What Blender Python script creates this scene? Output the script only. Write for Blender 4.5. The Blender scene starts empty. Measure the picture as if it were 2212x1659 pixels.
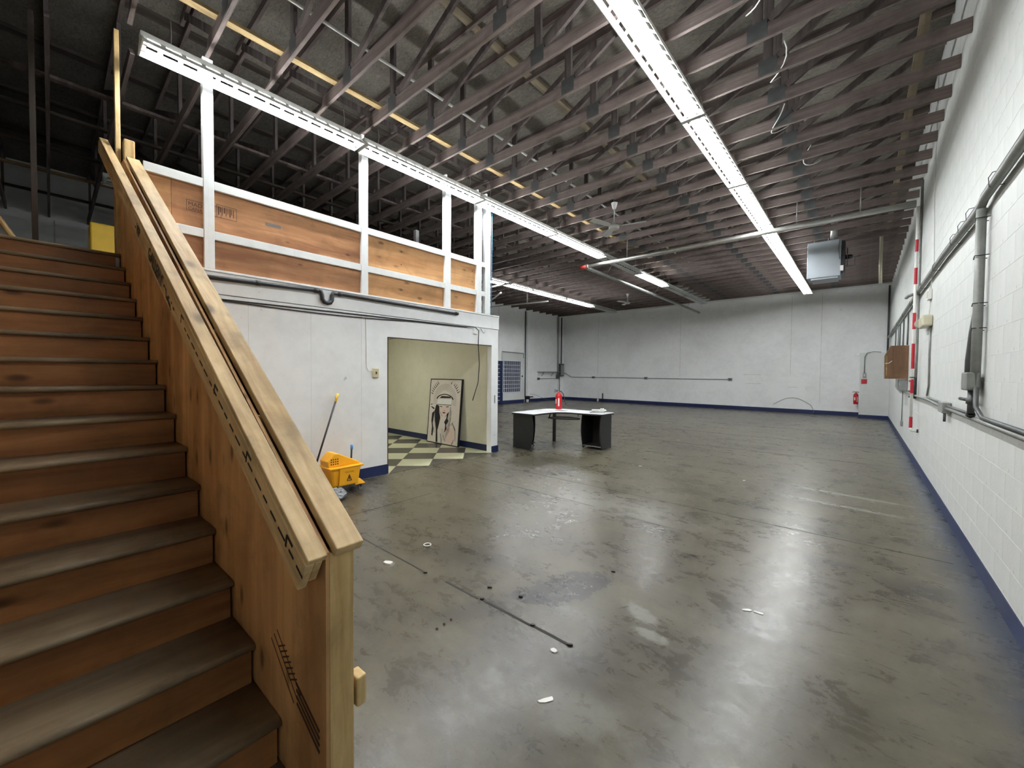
import bpy, math, random
from mathutils import Vector, Matrix, noise as mnoise

scene = bpy.context.scene
# ------------------------------------------------------------------ camera
CAM_H = 1.58
YAW, PITCH, ROLL, FPX = -0.7168, -0.0269, 0.0086, 868.0
_f = Vector((math.sin(YAW)*math.cos(PITCH), math.cos(YAW)*math.cos(PITCH), math.sin(PITCH)))
_r = Vector((math.cos(YAW), -math.sin(YAW), 0)); _u = _r.cross(_f)
_r2 = _r*math.cos(ROLL) + _u*math.sin(ROLL); _u2 = _r2.cross(_f)
cam = bpy.data.objects.new('camera', bpy.data.cameras.new('camera'))
scene.collection.objects.link(cam)
cam.matrix_world = Matrix(((_r2.x, _u2.x, -_f.x, 0), (_r2.y, _u2.y, -_f.y, 0), (_r2.z, _u2.z, -_f.z, CAM_H), (0, 0, 0, 1)))
cam.data.sensor_width = 36; cam.data.lens = FPX/2212*36; cam.data.clip_start = 0.02; cam.data.clip_end = 100
scene.camera = cam
# ------------------------------------------------------------------ world, exposure
w = bpy.data.worlds.new('world'); scene.world = w; w.use_nodes = True
w.node_tree.nodes['Background'].inputs[0].default_value = (0, 0, 0, 1)
scene.view_settings.view_transform = 'Standard'; scene.view_settings.look = 'None'
scene.view_settings.gamma = 1; scene.view_settings.use_curve_mapping = False
scene.view_settings.exposure = 1.6
TUBE_POWER = 30.0
TUBE_COLOR = (0.96, 0.985, 1.0)

R = random.Random(7)
COL = scene.collection
OFF = {}
MATS = {}

# ------------------------------------------------------------------ materials
def srgb(r, g, b):
    f = lambda c: (c/255/12.92 if c/255 <= .04045 else ((c/255+.055)/1.055)**2.4)
    return (f(r), f(g), f(b), 1)

class NT:
    def __init__(s, name):
        s.m = bpy.data.materials.new(name); s.m.use_nodes = True; s.t = s.m.node_tree
        s.b = s.t.nodes['Principled BSDF']; MATS[name] = s.m
    def n(s, typ, **kw):
        n = s.t.nodes.new(typ)
        for k, v in kw.items(): setattr(n, k, v)
        return n
    def put(s, sock, v):
        if hasattr(v, 'is_linked') or isinstance(v, bpy.types.NodeSocket): s.t.links.new(v, sock)
        else: sock.default_value = v
    def coords(s, scale=(1, 1, 1), kind='Object', loc=(0, 0, 0), rot=(0, 0, 0)):
        c = s.n('ShaderNodeTexCoord'); mp = s.n('ShaderNodeMapping')
        s.t.links.new(c.outputs[kind], mp.inputs[0]); mp.inputs[1].default_value = loc; mp.inputs[2].default_value = rot
        mp.inputs[3].default_value = scale
        return mp.outputs[0]
    def noise(s, vec, scale=5, detail=4, rough=.55, dist=0):
        n = s.n('ShaderNodeTexNoise'); s.put(n.inputs['Vector'], vec)
        n.inputs['Scale'].default_value = scale; n.inputs['Detail'].default_value = detail
        n.inputs['Roughness'].default_value = rough; n.inputs['Distortion'].default_value = dist
        return n.outputs[0]
    def ramp(s, fac, stops):
        n = s.n('ShaderNodeValToRGB'); s.put(n.inputs[0], fac); cr = n.color_ramp
        cr.elements[0].position, cr.elements[0].color = stops[0]
        cr.elements[1].position, cr.elements[1].color = stops[-1]
        for p, c in stops[1:-1]:
            e = cr.elements.new(p); e.color = c
        return n.outputs[0]
    def mix(s, fac, a, b, mode='MIX'):
        n = s.n('ShaderNodeMix', data_type='RGBA', blend_type=mode)
        s.put(n.inputs[0], fac); s.put(n.inputs[6], a); s.put(n.inputs[7], b)
        return n.outputs[2]
    def math(s, op, a, b=0.0, c=None):
        n = s.n('ShaderNodeMath', operation=op); s.put(n.inputs[0], a); s.put(n.inputs[1], b)
        if c is not None: s.put(n.inputs[2], c)
        return n.outputs[0]
    def step(s, v, a, b):
        n = s.n('ShaderNodeMapRange', interpolation_type='SMOOTHSTEP'); s.put(n.inputs[0], v)
        n.inputs[1].default_value = a; n.inputs[2].default_value = b
        return n.outputs[0]
    def bump(s, h, strength=.2, dist=.01):
        n = s.n('ShaderNodeBump'); s.put(n.inputs['Height'], h)
        n.inputs['Strength'].default_value = strength; n.inputs['Distance'].default_value = dist
        s.t.links.new(n.outputs[0], s.b.inputs['Normal'])
    def end(s, color, rough=.6, metal=0, spec=.5):
        s.put(s.b.inputs['Base Color'], color); s.put(s.b.inputs['Roughness'], rough)
        s.b.inputs['Metallic'].default_value = metal; s.b.inputs['Specular IOR Level'].default_value = spec
        return s.m

BW = lambda v: (v, v, v, 1)
def simple(name, c, rough=.5, metal=0, var=.12, scale=8, spec=.5):
    t = NT(name); v = t.noise(t.coords(), scale, 4)
    f = t.ramp(v, [(.3, BW(1-var)), (.7, BW(1))])
    return t.end(t.mix(1.0, c, f, 'MULTIPLY'), rough, metal, spec)

def wood(name, light, dark, axis='X', rough=.6, knots=0.0, fine=26, dirt=.0, spec=.3):
    t = NT(name)
    sc = {'X': (.09, 1, 1), 'Y': (1, .09, 1), 'Z': (1, 1, .09)}[axis]
    v = t.coords(sc)
    g1 = t.noise(v, fine, 5, .6, .6); g2 = t.noise(v, fine*.22, 3, .5, 1.2)
    g = t.math('MULTIPLY_ADD', g2, .6, t.math('MULTIPLY', g1, .4))
    c = t.ramp(g, [(.38, dark), (.5, tuple((a+b)/2 for a, b in zip(light, dark))), (.60, light)])
    bl = t.noise(t.coords(), 2.3, 5, .65, .5)
    c = t.mix(1.0, c, t.ramp(bl, [(.34, BW(.74)), (.56, BW(1))]), 'MULTIPLY')
    if knots:
        kv = t.coords({'X': (.45, 1, 1), 'Y': (1, .45, 1), 'Z': (1, 1, .45)}[axis])
        vo = t.n('ShaderNodeTexVoronoi'); t.put(vo.inputs['Vector'], kv); vo.inputs['Scale'].default_value = knots
        k = t.step(vo.outputs[0], .17, .04)
        c = t.mix(t.math('MULTIPLY', k, .8), c, tuple(d*.25 for d in dark[:3])+(1,))
    if dirt:
        d = t.step(t.noise(t.coords(), 3.2, 6, .65), .52, .75)
        c = t.mix(t.math('MULTIPLY', d, dirt), c, (.03, .025, .02, 1))
    t.bump(g1, .12, .004)
    return t.end(c, rough, 0, spec)

def paint(name, c, rough=.55, dirt=.25, bump=.15, bscale=60):
    t = NT(name); v = t.coords()
    a = t.noise(v, .9, 6, .6); b = t.noise(v, 6, 5, .7)
    f = t.ramp(t.math('MULTIPLY_ADD', a, .6, t.math('MULTIPLY', b, .4)), [(.36, BW(1-dirt)), (.56, BW(1))])
    sp = t.step(t.noise(v, 9, 2, .5), .74, .80)
    col = t.mix(1.0, c, f, 'MULTIPLY')
    col = t.mix(t.math('MULTIPLY', sp, .35), col, (.12, .11, .10, 1))
    t.bump(t.noise(v, bscale, 3, .6), bump, .004)
    return t.end(col, rough)

# floor: worn polished concrete with stains of their own
def floor_mat():
    t = NT('floor_concrete'); v = t.coords()
    big = t.noise(v, .45, 6, .62, .5); mid = t.noise(v, 2.3, 7, .68, .8); fine = t.noise(v, 22, 5, .7)
    str_ = t.noise(t.coords((.5, 2.2, 1)), 1.6, 6, .65, .6)
    m = t.math('MULTIPLY_ADD', big, .38, t.math('MULTIPLY_ADD', mid, .34, t.math('MULTIPLY', str_, .28)))
    base = t.ramp(m, [(.36, srgb(54, 50, 41)), (.47, srgb(79, 74, 61)), (.60, srgb(101, 96, 80))])
    base = t.mix(t.step(fine, .52, .8), base, srgb(70, 66, 58))
    mott = t.noise(t.coords((1, 1.7, 1), rot=(0, 0, .3)), 6.5, 9, .74, .7)
    base = t.mix(1.0, base, t.ramp(mott, [(.34, BW(.86)), (.50, BW(.97)), (.62, BW(1.0))]), 'MULTIPLY')
    base = t.mix(t.math('MULTIPLY', t.step(mott, .56, .74), .22), base, srgb(140, 136, 122))
    sep = t.n('ShaderNodeSeparateXYZ'); t.put(sep.inputs[0], v)
    wob = t.noise(v, 5.5, 6, .7); wob2 = t.noise(v, 15, 5, .75)
    def blob(cx, cy, rx, ry, ang=0, ragged=.8, soft=.25):
        dx = t.math('SUBTRACT', sep.outputs[0], cx); dy = t.math('SUBTRACT', sep.outputs[1], cy)
        ca, sa = math.cos(ang), math.sin(ang)
        a = t.math('DIVIDE', t.math('ADD', t.math('MULTIPLY', dx, ca), t.math('MULTIPLY', dy, sa)), rx)
        b = t.math('DIVIDE', t.math('SUBTRACT', t.math('MULTIPLY', dy, ca), t.math('MULTIPLY', dx, sa)), ry)
        d = t.math('SQRT', t.math('ADD', t.math('MULTIPLY', a, a), t.math('MULTIPLY', b, b)))
        d = t.math('ADD', d, t.math('MULTIPLY', t.math('SUBTRACT', wob, .5), ragged*2))
        d = t.math('ADD', d, t.math('MULTIPLY', t.math('SUBTRACT', wob2, .5), ragged))
        return t.step(d, 1+soft, 1-soft)
    dark = [(-1.60, 2.50, .37, .17, 1.15, .9, .10), (-1.74, 2.20, .13, .09, .4, .35, .06), (-4.3, 5.55, .42, .30, .4, 1.3, .5),
            (-1.68, 5.68, .26, .12, 0, .4, .2), (.34, 4.2, .22, .16, .3, .8, .5), (-.2, 4.3, .2, .1, .3, .8, .5), (-1.9, 1.85, .3, .12, 1.0, 1.3, .5),
            (-2.6, 2.3, .4, .2, .5, 1.3, .6), (-5.1, 2.5, .5, .5, 0, 1.0, .7), (-1.3, 1.75, .4, .2, .2, 1.3, .6)]
    for i, b in enumerate(dark):
        base = t.mix(t.math('MULTIPLY', blob(*b), .85 if i < 2 else .42), base, srgb(42, 38, 37))
    spots = t.step(t.noise(t.coords((1, 1.6, 1)), 2.6, 3, .5, .4), .66, .72)
    base = t.mix(t.math('MULTIPLY', spots, .35), base, srgb(54, 50, 46))
    flecks = t.step(t.noise(v, 13, 3, .6), .70, .76)
    base = t.mix(t.math('MULTIPLY', flecks, .5), base, srgb(48, 44, 41))
    wisps = t.step(t.noise(t.coords((1, 3.0, 1), rot=(0, 0, .25)), 2.1, 8, .72, 1.5), .60, .74)
    base = t.mix(t.math('MULTIPLY', wisps, .30), base, srgb(150, 148, 138))
    pale = [(-1.08, 2.55, .16, .06, -.5, 1.0, .3), (-.95, 2.36, .1, .05, 0, 1.0, .3), (-.2, 6.3, .55, .05, -.1, 1.3, .4), (-.1, 6.9, .6, .05, -.1, 1.3, .4),
            (-2.91, 1.81, .05, .04, 0, .8, .2), (-1.0, 1.6, .2, .12, 0, 1.3, .7), (-2.2, 4.4, .7, .35, 0, 1.2, .8)]
    for i, b in enumerate(pale):
        base = t.mix(t.math('MULTIPLY', blob(*b), .45 if i < 5 else .28), base, srgb(160, 160, 152))
    edge = t.step(t.math('ADD', sep.outputs[0], t.math('MULTIPLY', t.math('SUBTRACT', mid, .5), .35)), .46, .72)
    base = t.mix(t.math('MULTIPLY', edge, .75), base, srgb(38, 52, 74))
    t.bump(t.math('MULTIPLY_ADD', mid, .6, t.math('MULTIPLY', fine, .4)), .14, .01)
    rough = t.ramp(t.math('MULTIPLY_ADD', mott, .5, t.math('MULTIPLY_ADD', mid, .3, t.math('MULTIPLY', str_, .2))), [(.36, BW(.21)), (.64, BW(.38))])
    return t.end(base, rough, 0, .42)

def emit(name, color, strength):
    t = NT(name); t.b.inputs['Emission Color'].default_value = color+(1,); t.b.inputs['Emission Strength'].default_value = strength
    return t.end((.9, .9, .9, 1), .4)

floor_mat()
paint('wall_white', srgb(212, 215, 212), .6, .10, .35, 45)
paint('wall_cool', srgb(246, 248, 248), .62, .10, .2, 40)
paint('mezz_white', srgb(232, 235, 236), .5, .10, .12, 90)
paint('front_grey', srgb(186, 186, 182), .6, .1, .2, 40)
paint('mezz_deck', srgb(66, 58, 50), .7, .3, .2, 30)
paint('alcove_cream', srgb(226, 224, 204), .55, .10, .12, 60)
paint('rail_white', srgb(232, 236, 236), .45, .14, .2, 40)
paint('blue_paint', srgb(24, 38, 84), .4, .3, .15, 60)
paint('joint_paint', srgb(170, 172, 168), .7, .2, .1, 60)
wood('truss_wood', srgb(132, 119, 114), srgb(86, 76, 73), 'X', .75, 0, 18, .3)
wood('truss_web_wood', srgb(122, 113, 110), srgb(80, 73, 72), 'Z', .75, 0, 18, .3)
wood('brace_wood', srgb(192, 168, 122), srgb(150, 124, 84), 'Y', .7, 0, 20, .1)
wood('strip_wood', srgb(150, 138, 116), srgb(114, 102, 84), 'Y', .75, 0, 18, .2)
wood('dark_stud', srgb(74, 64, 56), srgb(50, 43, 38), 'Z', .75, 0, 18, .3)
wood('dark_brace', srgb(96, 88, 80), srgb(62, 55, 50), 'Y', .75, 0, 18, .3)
wood('pine_rail', srgb(222, 194, 146), srgb(176, 144, 98), 'X', .55, 4, 30, .35)
wood('pine_post', srgb(232, 204, 148), srgb(192, 158, 104), 'Z', .55, 4, 30, .05)
wood('plywood_red', srgb(200, 148, 102), srgb(142, 94, 60), 'Y', .5, 7, 12, .0)
wood('plywood_tan', srgb(214, 166, 112), srgb(168, 118, 72), 'Y', .5, 5, 12, .0)
wood('plywood_stair', srgb(222, 178, 124), srgb(172, 128, 84), 'Z', .55, 5, 9, .35)
wood('plywood_riser', srgb(176, 124, 76), srgb(122, 80, 46), 'Y', .5, 5, 9, .2)
wood('tread_wood', srgb(160, 144, 118), srgb(112, 98, 78), 'Y', .45, 0, 10, .45, .4)
wood('cabinet_wood', srgb(134, 102, 76), srgb(92, 66, 46), 'Z', .65, 0, 9, .5)
def osb():
    t = NT('roof_deck'); v = t.coords((1, 2.2, 1))
    n1 = t.noise(v, 14, 5, .75, 1.2); n2 = t.noise(t.coords(), .8, 4)
    c = t.ramp(n1, [(.35, srgb(104, 100, 94)), (.65, srgb(142, 136, 126))])
    return t.end(t.mix(1.0, c, t.ramp(n2, [(.35, BW(.62)), (.65, BW(1))]), 'MULTIPLY'), .85, 0, .2)
osb()
simple('black_laminate', srgb(34, 35, 36), .45, 0, .2, 30)
simple('desk_top', srgb(225, 226, 230), .35, 0, .06, 12)
simple('black_plastic', srgb(22, 22, 24), .4, 0, .2, 20)
simple('pipe_abs', srgb(38, 39, 42), .4, 0, .3, 6)
simple('galvanized', srgb(160, 162, 160), .42, .55, .25, 14)
simple('conduit_grey', srgb(140, 142, 138), .5, .3, .3, 9)
simple('conduit_dark', srgb(92, 94, 94), .5, .3, .3, 9)
simple('pipe_steel', srgb(190, 190, 186), .35, .5, .2, 8)
simple('box_grey', srgb(150, 152, 150), .5, .1, .15, 10)
simple('heater_grey', srgb(158, 166, 172), .6, 0, .06, 6)
simple('fixture_white', srgb(236, 238, 236), .35, 0, .05, 6)
simple('fixture_off', srgb(205, 208, 205), .4, 0, .1, 6)
simple('tube_off', srgb(225, 228, 226), .3, 0, .03, 6)
simple('fan_white', srgb(222, 224, 222), .4, 0, .06, 10)
simple('red_paint', srgb(196, 24, 36), .35, 0, .1, 10)
simple('red_cap', srgb(190, 70, 60), .5, 0, .15, 10)
simple('tape_red', srgb(186, 30, 48), .5, 0, .1, 10)
simple('white_plastic', srgb(232, 232, 228), .4, 0, .06, 10)
simple('cream_plastic', srgb(206, 202, 176), .4, 0, .08, 10)
simple('lens_clear', srgb(190, 188, 176), .15, 0, .15, 10)
simple('yellow_plastic', srgb(250, 180, 32), .38, 0, .1, 6)
simple('yellow_dark', srgb(222, 180, 20), .5, 0, .15, 6)
simple('blue_grip', srgb(58, 140, 214), .45, 0, .1, 10)
simple('mop_yellow', srgb(236, 190, 50), .45, 0, .1, 10)
simple('bag_grey', srgb(150, 156, 162), .25, 0, .5, 40, .8)
simple('rubber', srgb(40, 40, 42), .6, 0, .2, 10)
simple('wheel_grey', srgb(120, 120, 118), .5, 0, .2, 10)
simple('ink_black', srgb(24, 22, 24), .7, 0, .1, 10)
simple('ink_brown', srgb(70, 42, 26), .7, 0, .2, 10)
simple('ink_grey', srgb(120, 114, 110), .7, 0, .2, 10)
simple('canvas_pink', srgb(232, 208, 198), .7, 0, .04, 20)
simple('canvas', srgb(228, 220, 212), .7, 0, .06, 20)
simple('tile_dark', srgb(74, 70, 66), .3, 0, .25, 5)
simple('tile_light', srgb(206, 206, 172), .3, 0, .12, 5)
simple('tile_grout', srgb(150, 148, 128), .6, 0, .2, 5)
simple('saw_cut', srgb(48, 45, 42), .8, 0, .3, 5)
simple('glass_dark', srgb(64, 66, 92), .12, 0, .5, 4, .7)
simple('grille_white', srgb(222, 224, 232), .5, 0, .05, 10)
simple('paper', srgb(238, 238, 234), .6, 0, .06, 20)
simple('paper_grey', srgb(160, 162, 164), .6, 0, .3, 30)
simple('seam_grey', srgb(222, 224, 222), .7, 0, .3, 5)
simple('plate_brass', srgb(206, 196, 160), .4, 0, .1, 10)
simple('dark_steel', srgb(66, 66, 70), .4, .5, .3, 10)
simple('wire_blue', srgb(70, 140, 190), .4, 0, .1, 10)
simple('dark_gap', srgb(30, 28, 28), .9, 0, .1, 10)
emit('tube_on', TUBE_COLOR, TUBE_POWER)
emit('fill_dome_on', (1.0, .97, .88), 32.0)  # glow of the added alcove fill lamp

# ------------------------------------------------------------------ mesh building
class MB:
    def __init__(s): s.v = []; s.f = []; s.sm = []
    def add(s, vs, fs, smooth=False):
        o = len(s.v); s.v += [Vector(v) for v in vs]
        for f in fs: s.f.append([i+o for i in f]); s.sm.append(smooth)
        return s
    def box(s, x0, x1, y0, y1, z0, z1):
        x0, x1 = min(x0, x1), max(x0, x1); y0, y1 = min(y0, y1), max(y0, y1); z0, z1 = min(z0, z1), max(z0, z1)
        return s.add([(x0, y0, z0), (x1, y0, z0), (x1, y1, z0), (x0, y1, z0), (x0, y0, z1), (x1, y0, z1), (x1, y1, z1), (x0, y1, z1)],
                     [(0, 3, 2, 1), (4, 5, 6, 7), (0, 1, 5, 4), (1, 2, 6, 5), (2, 3, 7, 6), (3, 0, 4, 7)])
    def bar(s, a, b, wy, wz, up=(0, 0, 1)):
        a, b = Vector(a), Vector(b); d = (b-a).normalized(); up = Vector(up)
        side = d.cross(up); side = side.normalized() if side.length > 1e-6 else Vector((1, 0, 0)); up2 = side.cross(d).normalized()
        vs = []
        for p in (a, b):
            for i, j in ((-1, -1), (1, -1), (1, 1), (-1, 1)): vs.append(p+side*(i*wy/2)+up2*(j*wz/2))
        return s.add(vs, [(0, 1, 2, 3), (7, 6, 5, 4), (0, 4, 5, 1), (1, 5, 6, 2), (2, 6, 7, 3), (3, 7, 4, 0)])
    def prism(s, poly, ax, a0, a1, smooth=False):
        # poly: list of 2-D points in the plane perpendicular to ax; ax in 'X','Y','Z'
        def P(p, a): return {'X': (a, p[0], p[1]), 'Y': (p[0], a, p[1]), 'Z': (p[0], p[1], a)}[ax]
        n = len(poly); vs = [P(p, a0) for p in poly]+[P(p, a1) for p in poly]
        ar = sum(poly[i][0]*poly[(i+1) % n][1]-poly[(i+1) % n][0]*poly[i][1] for i in range(n))
        flip = (ar > 0) == (ax != 'Y'); flip = flip if a1 > a0 else not flip
        c0 = list(range(n)); c1 = list(range(n, 2*n))
        s.add(vs, [c0[::-1] if flip else c0, c1 if flip else c1[::-1]])
        sides = [(i, (i+1) % n, n+(i+1) % n, n+i) for i in range(n)]
        o = len(s.v)-2*n
        for q in sides: s.f.append([i+o for i in (q if flip else q[::-1])]); s.sm.append(smooth)
        return s
    def tube(s, pts, r, n=10, caps=True, closed=False):
        pts = [Vector(p) for p in pts]; rr = r if isinstance(r, (list, tuple)) else [r]*len(pts)
        o = len(s.v); prev = None; N = len(pts)
        for i, p in enumerate(pts):
            a = pts[max(i-1, 0)]; b = pts[min(i+1, N-1)]; d = (b-a).normalized()
            if prev is None:
                up = Vector((0, 0, 1)) if abs(d.z) < .9 else Vector((1, 0, 0)); u = d.cross(up).normalized()
            else:
                u = (prev-d*prev.dot(d)); u = u.normalized() if u.length > 1e-6 else d.orthogonal().normalized()
            prev = u; v = d.cross(u)
            for k in range(n):
                t = 2*math.pi*k/n; s.v.append(p+(u*math.cos(t)+v*math.sin(t))*rr[i])
        for i in range(N-1):
            for k in range(n):
                k2 = (k+1) % n
                s.f.append([o+i*n+k, o+i*n+k2, o+(i+1)*n+k2, o+(i+1)*n+k]); s.sm.append(True)
        if caps:
            s.f.append([o+k for k in range(n)][::-1]); s.sm.append(False)
            s.f.append([o+(N-1)*n+k for k in range(n)]); s.sm.append(False)
        return s
    def lathe(s, prof, c=(0, 0, 0), n=20, ax='Z'):
        o = len(s.v); c = Vector(c)
        for r, h in prof:
            for k in range(n):
                t = 2*math.pi*k/n; a, b = r*math.cos(t), r*math.sin(t)
                s.v.append(c+Vector({'Z': (a, b, h), 'X': (h, a, b), 'Y': (b, h, a)}[ax]))
        for i in range(len(prof)-1):
            for k in range(n):
                k2 = (k+1) % n
                s.f.append([o+i*n+k, o+i*n+k2, o+(i+1)*n+k2, o+(i+1)*n+k]); s.sm.append(True)
        s.f.append([o+k for k in range(n)][::-1]); s.sm.append(False)
        s.f.append([o+(len(prof)-1)*n+k for k in range(n)]); s.sm.append(False)
        return s
    def build(s, name, mat, parent=None, M=None, bevel=0, kind=None):
        off = OFF.get(parent.name, Vector((0, 0, 0))) if parent else Vector((0, 0, 0))
        me = bpy.data.meshes.new(name)
        vs = s.v if M is not None else [v-off for v in s.v]
        me.from_pydata([tuple(v) for v in vs], [], s.f); me.polygons.foreach_set('use_smooth', s.sm)
        me.materials.append(MATS[mat]); me.update()
        o = bpy.data.objects.new(name, me); COL.objects.link(o)
        if parent: o.parent = parent
        if M is not None:
            pl = parent.matrix_local if (parent and parent.parent) else Matrix.Identity(4)
            if parent and parent.type == 'MESH' and parent.parent is None: pl = Matrix.Identity(4)
            o.matrix_local = pl.inverted() @ Matrix.Translation(-off) @ M
        elif parent and parent.parent and parent.type == 'MESH':
            o.matrix_local = parent.matrix_local.inverted()
        OFF[o.name] = off
        if bevel:
            b = o.modifiers.new('bevel', 'BEVEL'); b.width = bevel; b.segments = 2; b.limit_method = 'ANGLE'; b.angle_limit = .7
        if kind: o['kind'] = kind
        return o

def tag(o, label, cat=None, group=None, kind=None):
    o['label'] = label
    if cat: o['category'] = cat
    if group: o['group'] = group
    if kind: o['kind'] = kind
    return o
def thing(name, loc, label, cat, group=None):
    o = bpy.data.objects.new(name, None); COL.objects.link(o); o.location = loc; o.empty_display_size = .1
    OFF[o.name] = Vector(loc)
    return tag(o, label, cat, group)
def struct(o, label=None):
    o['kind'] = 'structure'
    if label: o['label'] = label
    return o
def copy_tree(o, loc=None, delta=None, parent=None, label=None, group=None):
    c = o.copy(); COL.objects.link(c)
    if parent: c.parent = parent
    if loc is not None: c.location = loc
    if label: c['label'] = label
    if group: c['group'] = group
    for ch in list(o.children): copy_tree(ch, parent=c)
    return c
def text_mesh(body, size, M, mat, name, parent, extrude=.0004, align='LEFT', bold=0.0):
    cu = bpy.data.curves.new('text', 'FONT'); cu.body = body; cu.size = size; cu.extrude = extrude; cu.align_x = align
    cu.resolution_u = 2; cu.offset = size*bold
    ob = bpy.data.objects.new('text', cu); COL.objects.link(ob)
    bpy.context.view_layer.update()
    me = bpy.data.meshes.new_from_object(ob.evaluated_get(bpy.context.evaluated_depsgraph_get()))
    COL.objects.unlink(ob); bpy.data.objects.remove(ob); bpy.data.curves.remove(cu)
    mb = MB(); mb.add([M @ v.co for v in me.vertices], [list(p.vertices) for p in me.polygons])
    bpy.data.meshes.remove(me)
    return mb.build(name, mat, parent)
def frame(o, x, y):
    x = Vector(x).normalized(); y = Vector(y); y = (y-x*y.dot(x)).normalized(); z = x.cross(y)
    return Matrix(((x.x, y.x, z.x, o[0]), (x.y, y.y, z.y, o[1]), (x.z, y.z, z.z, o[2]), (0, 0, 0, 1)))

# ================================================================== room shell
WR, WL, YB, YF = 0.74, -13.9, 20.72, -1.8      # right, left, back, front faces
ZW = 6.10                                       # top of the walls / underside of the roof deck
MX, ME = -5.52, 5.90                            # mezzanine front face, far end
ZM = 2.76                                       # mezzanine floor
fl = MB().box(WL-.2, WR+.2, YF-.2, YB+.2, -.15, 0).build('floor', 'floor_concrete'); struct(fl, 'worn grey polished concrete floor with stains')
for i, (a, b, c, d) in enumerate([(-5.45, .62, 4.987, 4.995), (-5.45, -2.36, 4.226, 4.233), (-1.96, -1.3, 4.168, 4.176), (-5.4, -2.56, 1.918, 1.926),
                                  (-2.34, -1.99, 1.934, 1.948), (-1.96, -1.53, 1.944, 1.96), (-1.51, -1.24, 1.95, 1.968), (-4.215, -4.207, 1.95, 3.25),
                                  (-13.8, .65, 9.6, 9.61), (-13.8, .65, 11.9, 11.91), (-4.0, .6, 14.4, 14.412), (-13.8, -2, 16.8, 16.812)]):
    MB().box(a-(.002 if b-a < .02 else 0), b+(.002 if b-a < .02 else 0), c-(.002 if d-c < .02 else 0), d+(.002 if d-c < .02 else 0), -.001, .0012).build('floor_joint', 'saw_cut', fl)
ceil_ = MB().box(WL-.2, WR+.2, YF-.2, YB+.2, ZW, ZW+.05).build('ceiling', 'roof_deck'); struct(ceil_, 'dark board roof deck above the trusses')
# deck blocking strips seen between the trusses
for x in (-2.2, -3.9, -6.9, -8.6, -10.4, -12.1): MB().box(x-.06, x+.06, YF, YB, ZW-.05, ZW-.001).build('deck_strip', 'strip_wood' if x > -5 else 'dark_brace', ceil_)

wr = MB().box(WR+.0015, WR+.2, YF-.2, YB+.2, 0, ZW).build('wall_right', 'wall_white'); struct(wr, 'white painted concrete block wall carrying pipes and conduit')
# painted concrete blocks, the nearest ones one by one
def block_mesh(w_, h_):
    return MB().box(WR, WR+.012, -w_/2, w_/2, -h_/2, h_/2)
BL, BH, J = .40, .20, .0018
proto = {}
cnt = 0; far = MB()
cells = []
k = 0; z = -.055
while z < ZW:
    z0, z1 = max(z, 0.0), min(z+BH, ZW)
    y = YF-(.2 if k % 2 else 0)
    while y < YB:
        y0, y1 = max(y, YF), min(y+BL, YB)
        if y1-y0 > .05 and z1-z0 > .03: cells.append((y0, y1, z0, z1))
        y += BL
    z += BH; k += 1
near = sorted([c for c in cells if c[0] > 3.2 and c[2] < .95*(c[0])+1.0], key=lambda c: c[0])[:300]
nearset = set(near)
for c in cells:
    y0, y1, z0, z1 = c; w_, h_ = round(y1-y0-J, 4), round(z1-z0-J, 4)
    if c in nearset:
        if (w_, h_) not in proto:
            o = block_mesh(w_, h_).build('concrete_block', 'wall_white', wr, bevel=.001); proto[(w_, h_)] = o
        else:
            o = proto[(w_, h_)].copy(); COL.objects.link(o)
        o.location = (0, (y0+y1)/2, (z0+z1)/2)
    else: far.box(WR, WR+.012, y0+J/2, y1-J/2, z0+J/2, z1-J/2)
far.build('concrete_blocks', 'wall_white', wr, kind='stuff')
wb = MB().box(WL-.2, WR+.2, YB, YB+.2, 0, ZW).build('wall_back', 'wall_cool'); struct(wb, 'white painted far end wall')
for x, z0, z1 in ((-1.30, .5, 4.95), (-2.32, 1.6, 4.95), (-11.5, 1.45, 4.95), (-6.9, 1.5, 4.95)):
    MB().box(x-.007, x+.007, YB-.001, YB+.01, z0, z1).build('wall_seam', 'seam_grey', wb)
for x, z_, l in ((-4.1, 1.60, .7), (-4.0, 1.20, .6), (-2.4, 1.08, .35)): MB().box(x, x+l, YB-.0015, YB+.01, z_, z_+.015).build('scuff_mark', 'seam_grey', wb)
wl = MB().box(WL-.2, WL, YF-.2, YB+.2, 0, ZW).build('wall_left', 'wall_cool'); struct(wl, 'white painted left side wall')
for y in (1.3, .1, 2.6, 14.9, 12.2): MB().box(WL-.01, WL+.0015, y-.012, y+.012, 0 if y > 6 else 2.8, 4.95).build('wall_seam', 'seam_grey', wl)
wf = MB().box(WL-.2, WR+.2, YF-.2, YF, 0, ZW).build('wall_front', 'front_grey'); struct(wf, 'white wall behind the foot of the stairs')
bb = MB().box(WR-.006, WR+.006, YF, 20.0, 0, .135).build('baseboard_right', 'blue_paint'); struct(bb, 'dark blue painted base band on the block wall')
bb = MB().box(WL, -.08, YB-.008, YB+.01, 0, .165).build('baseboard_back', 'blue_paint'); struct(bb, 'dark blue painted base band along the far wall')
bb = MB().box(WL-.01, WL+.008, 5.9, 15.05, 0, .165).box(WL-.01, WL+.008, 16.95, YB, 0, .165).build('baseboard_left', 'blue_paint'); struct(bb, 'dark blue painted base band on the left wall')
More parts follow.
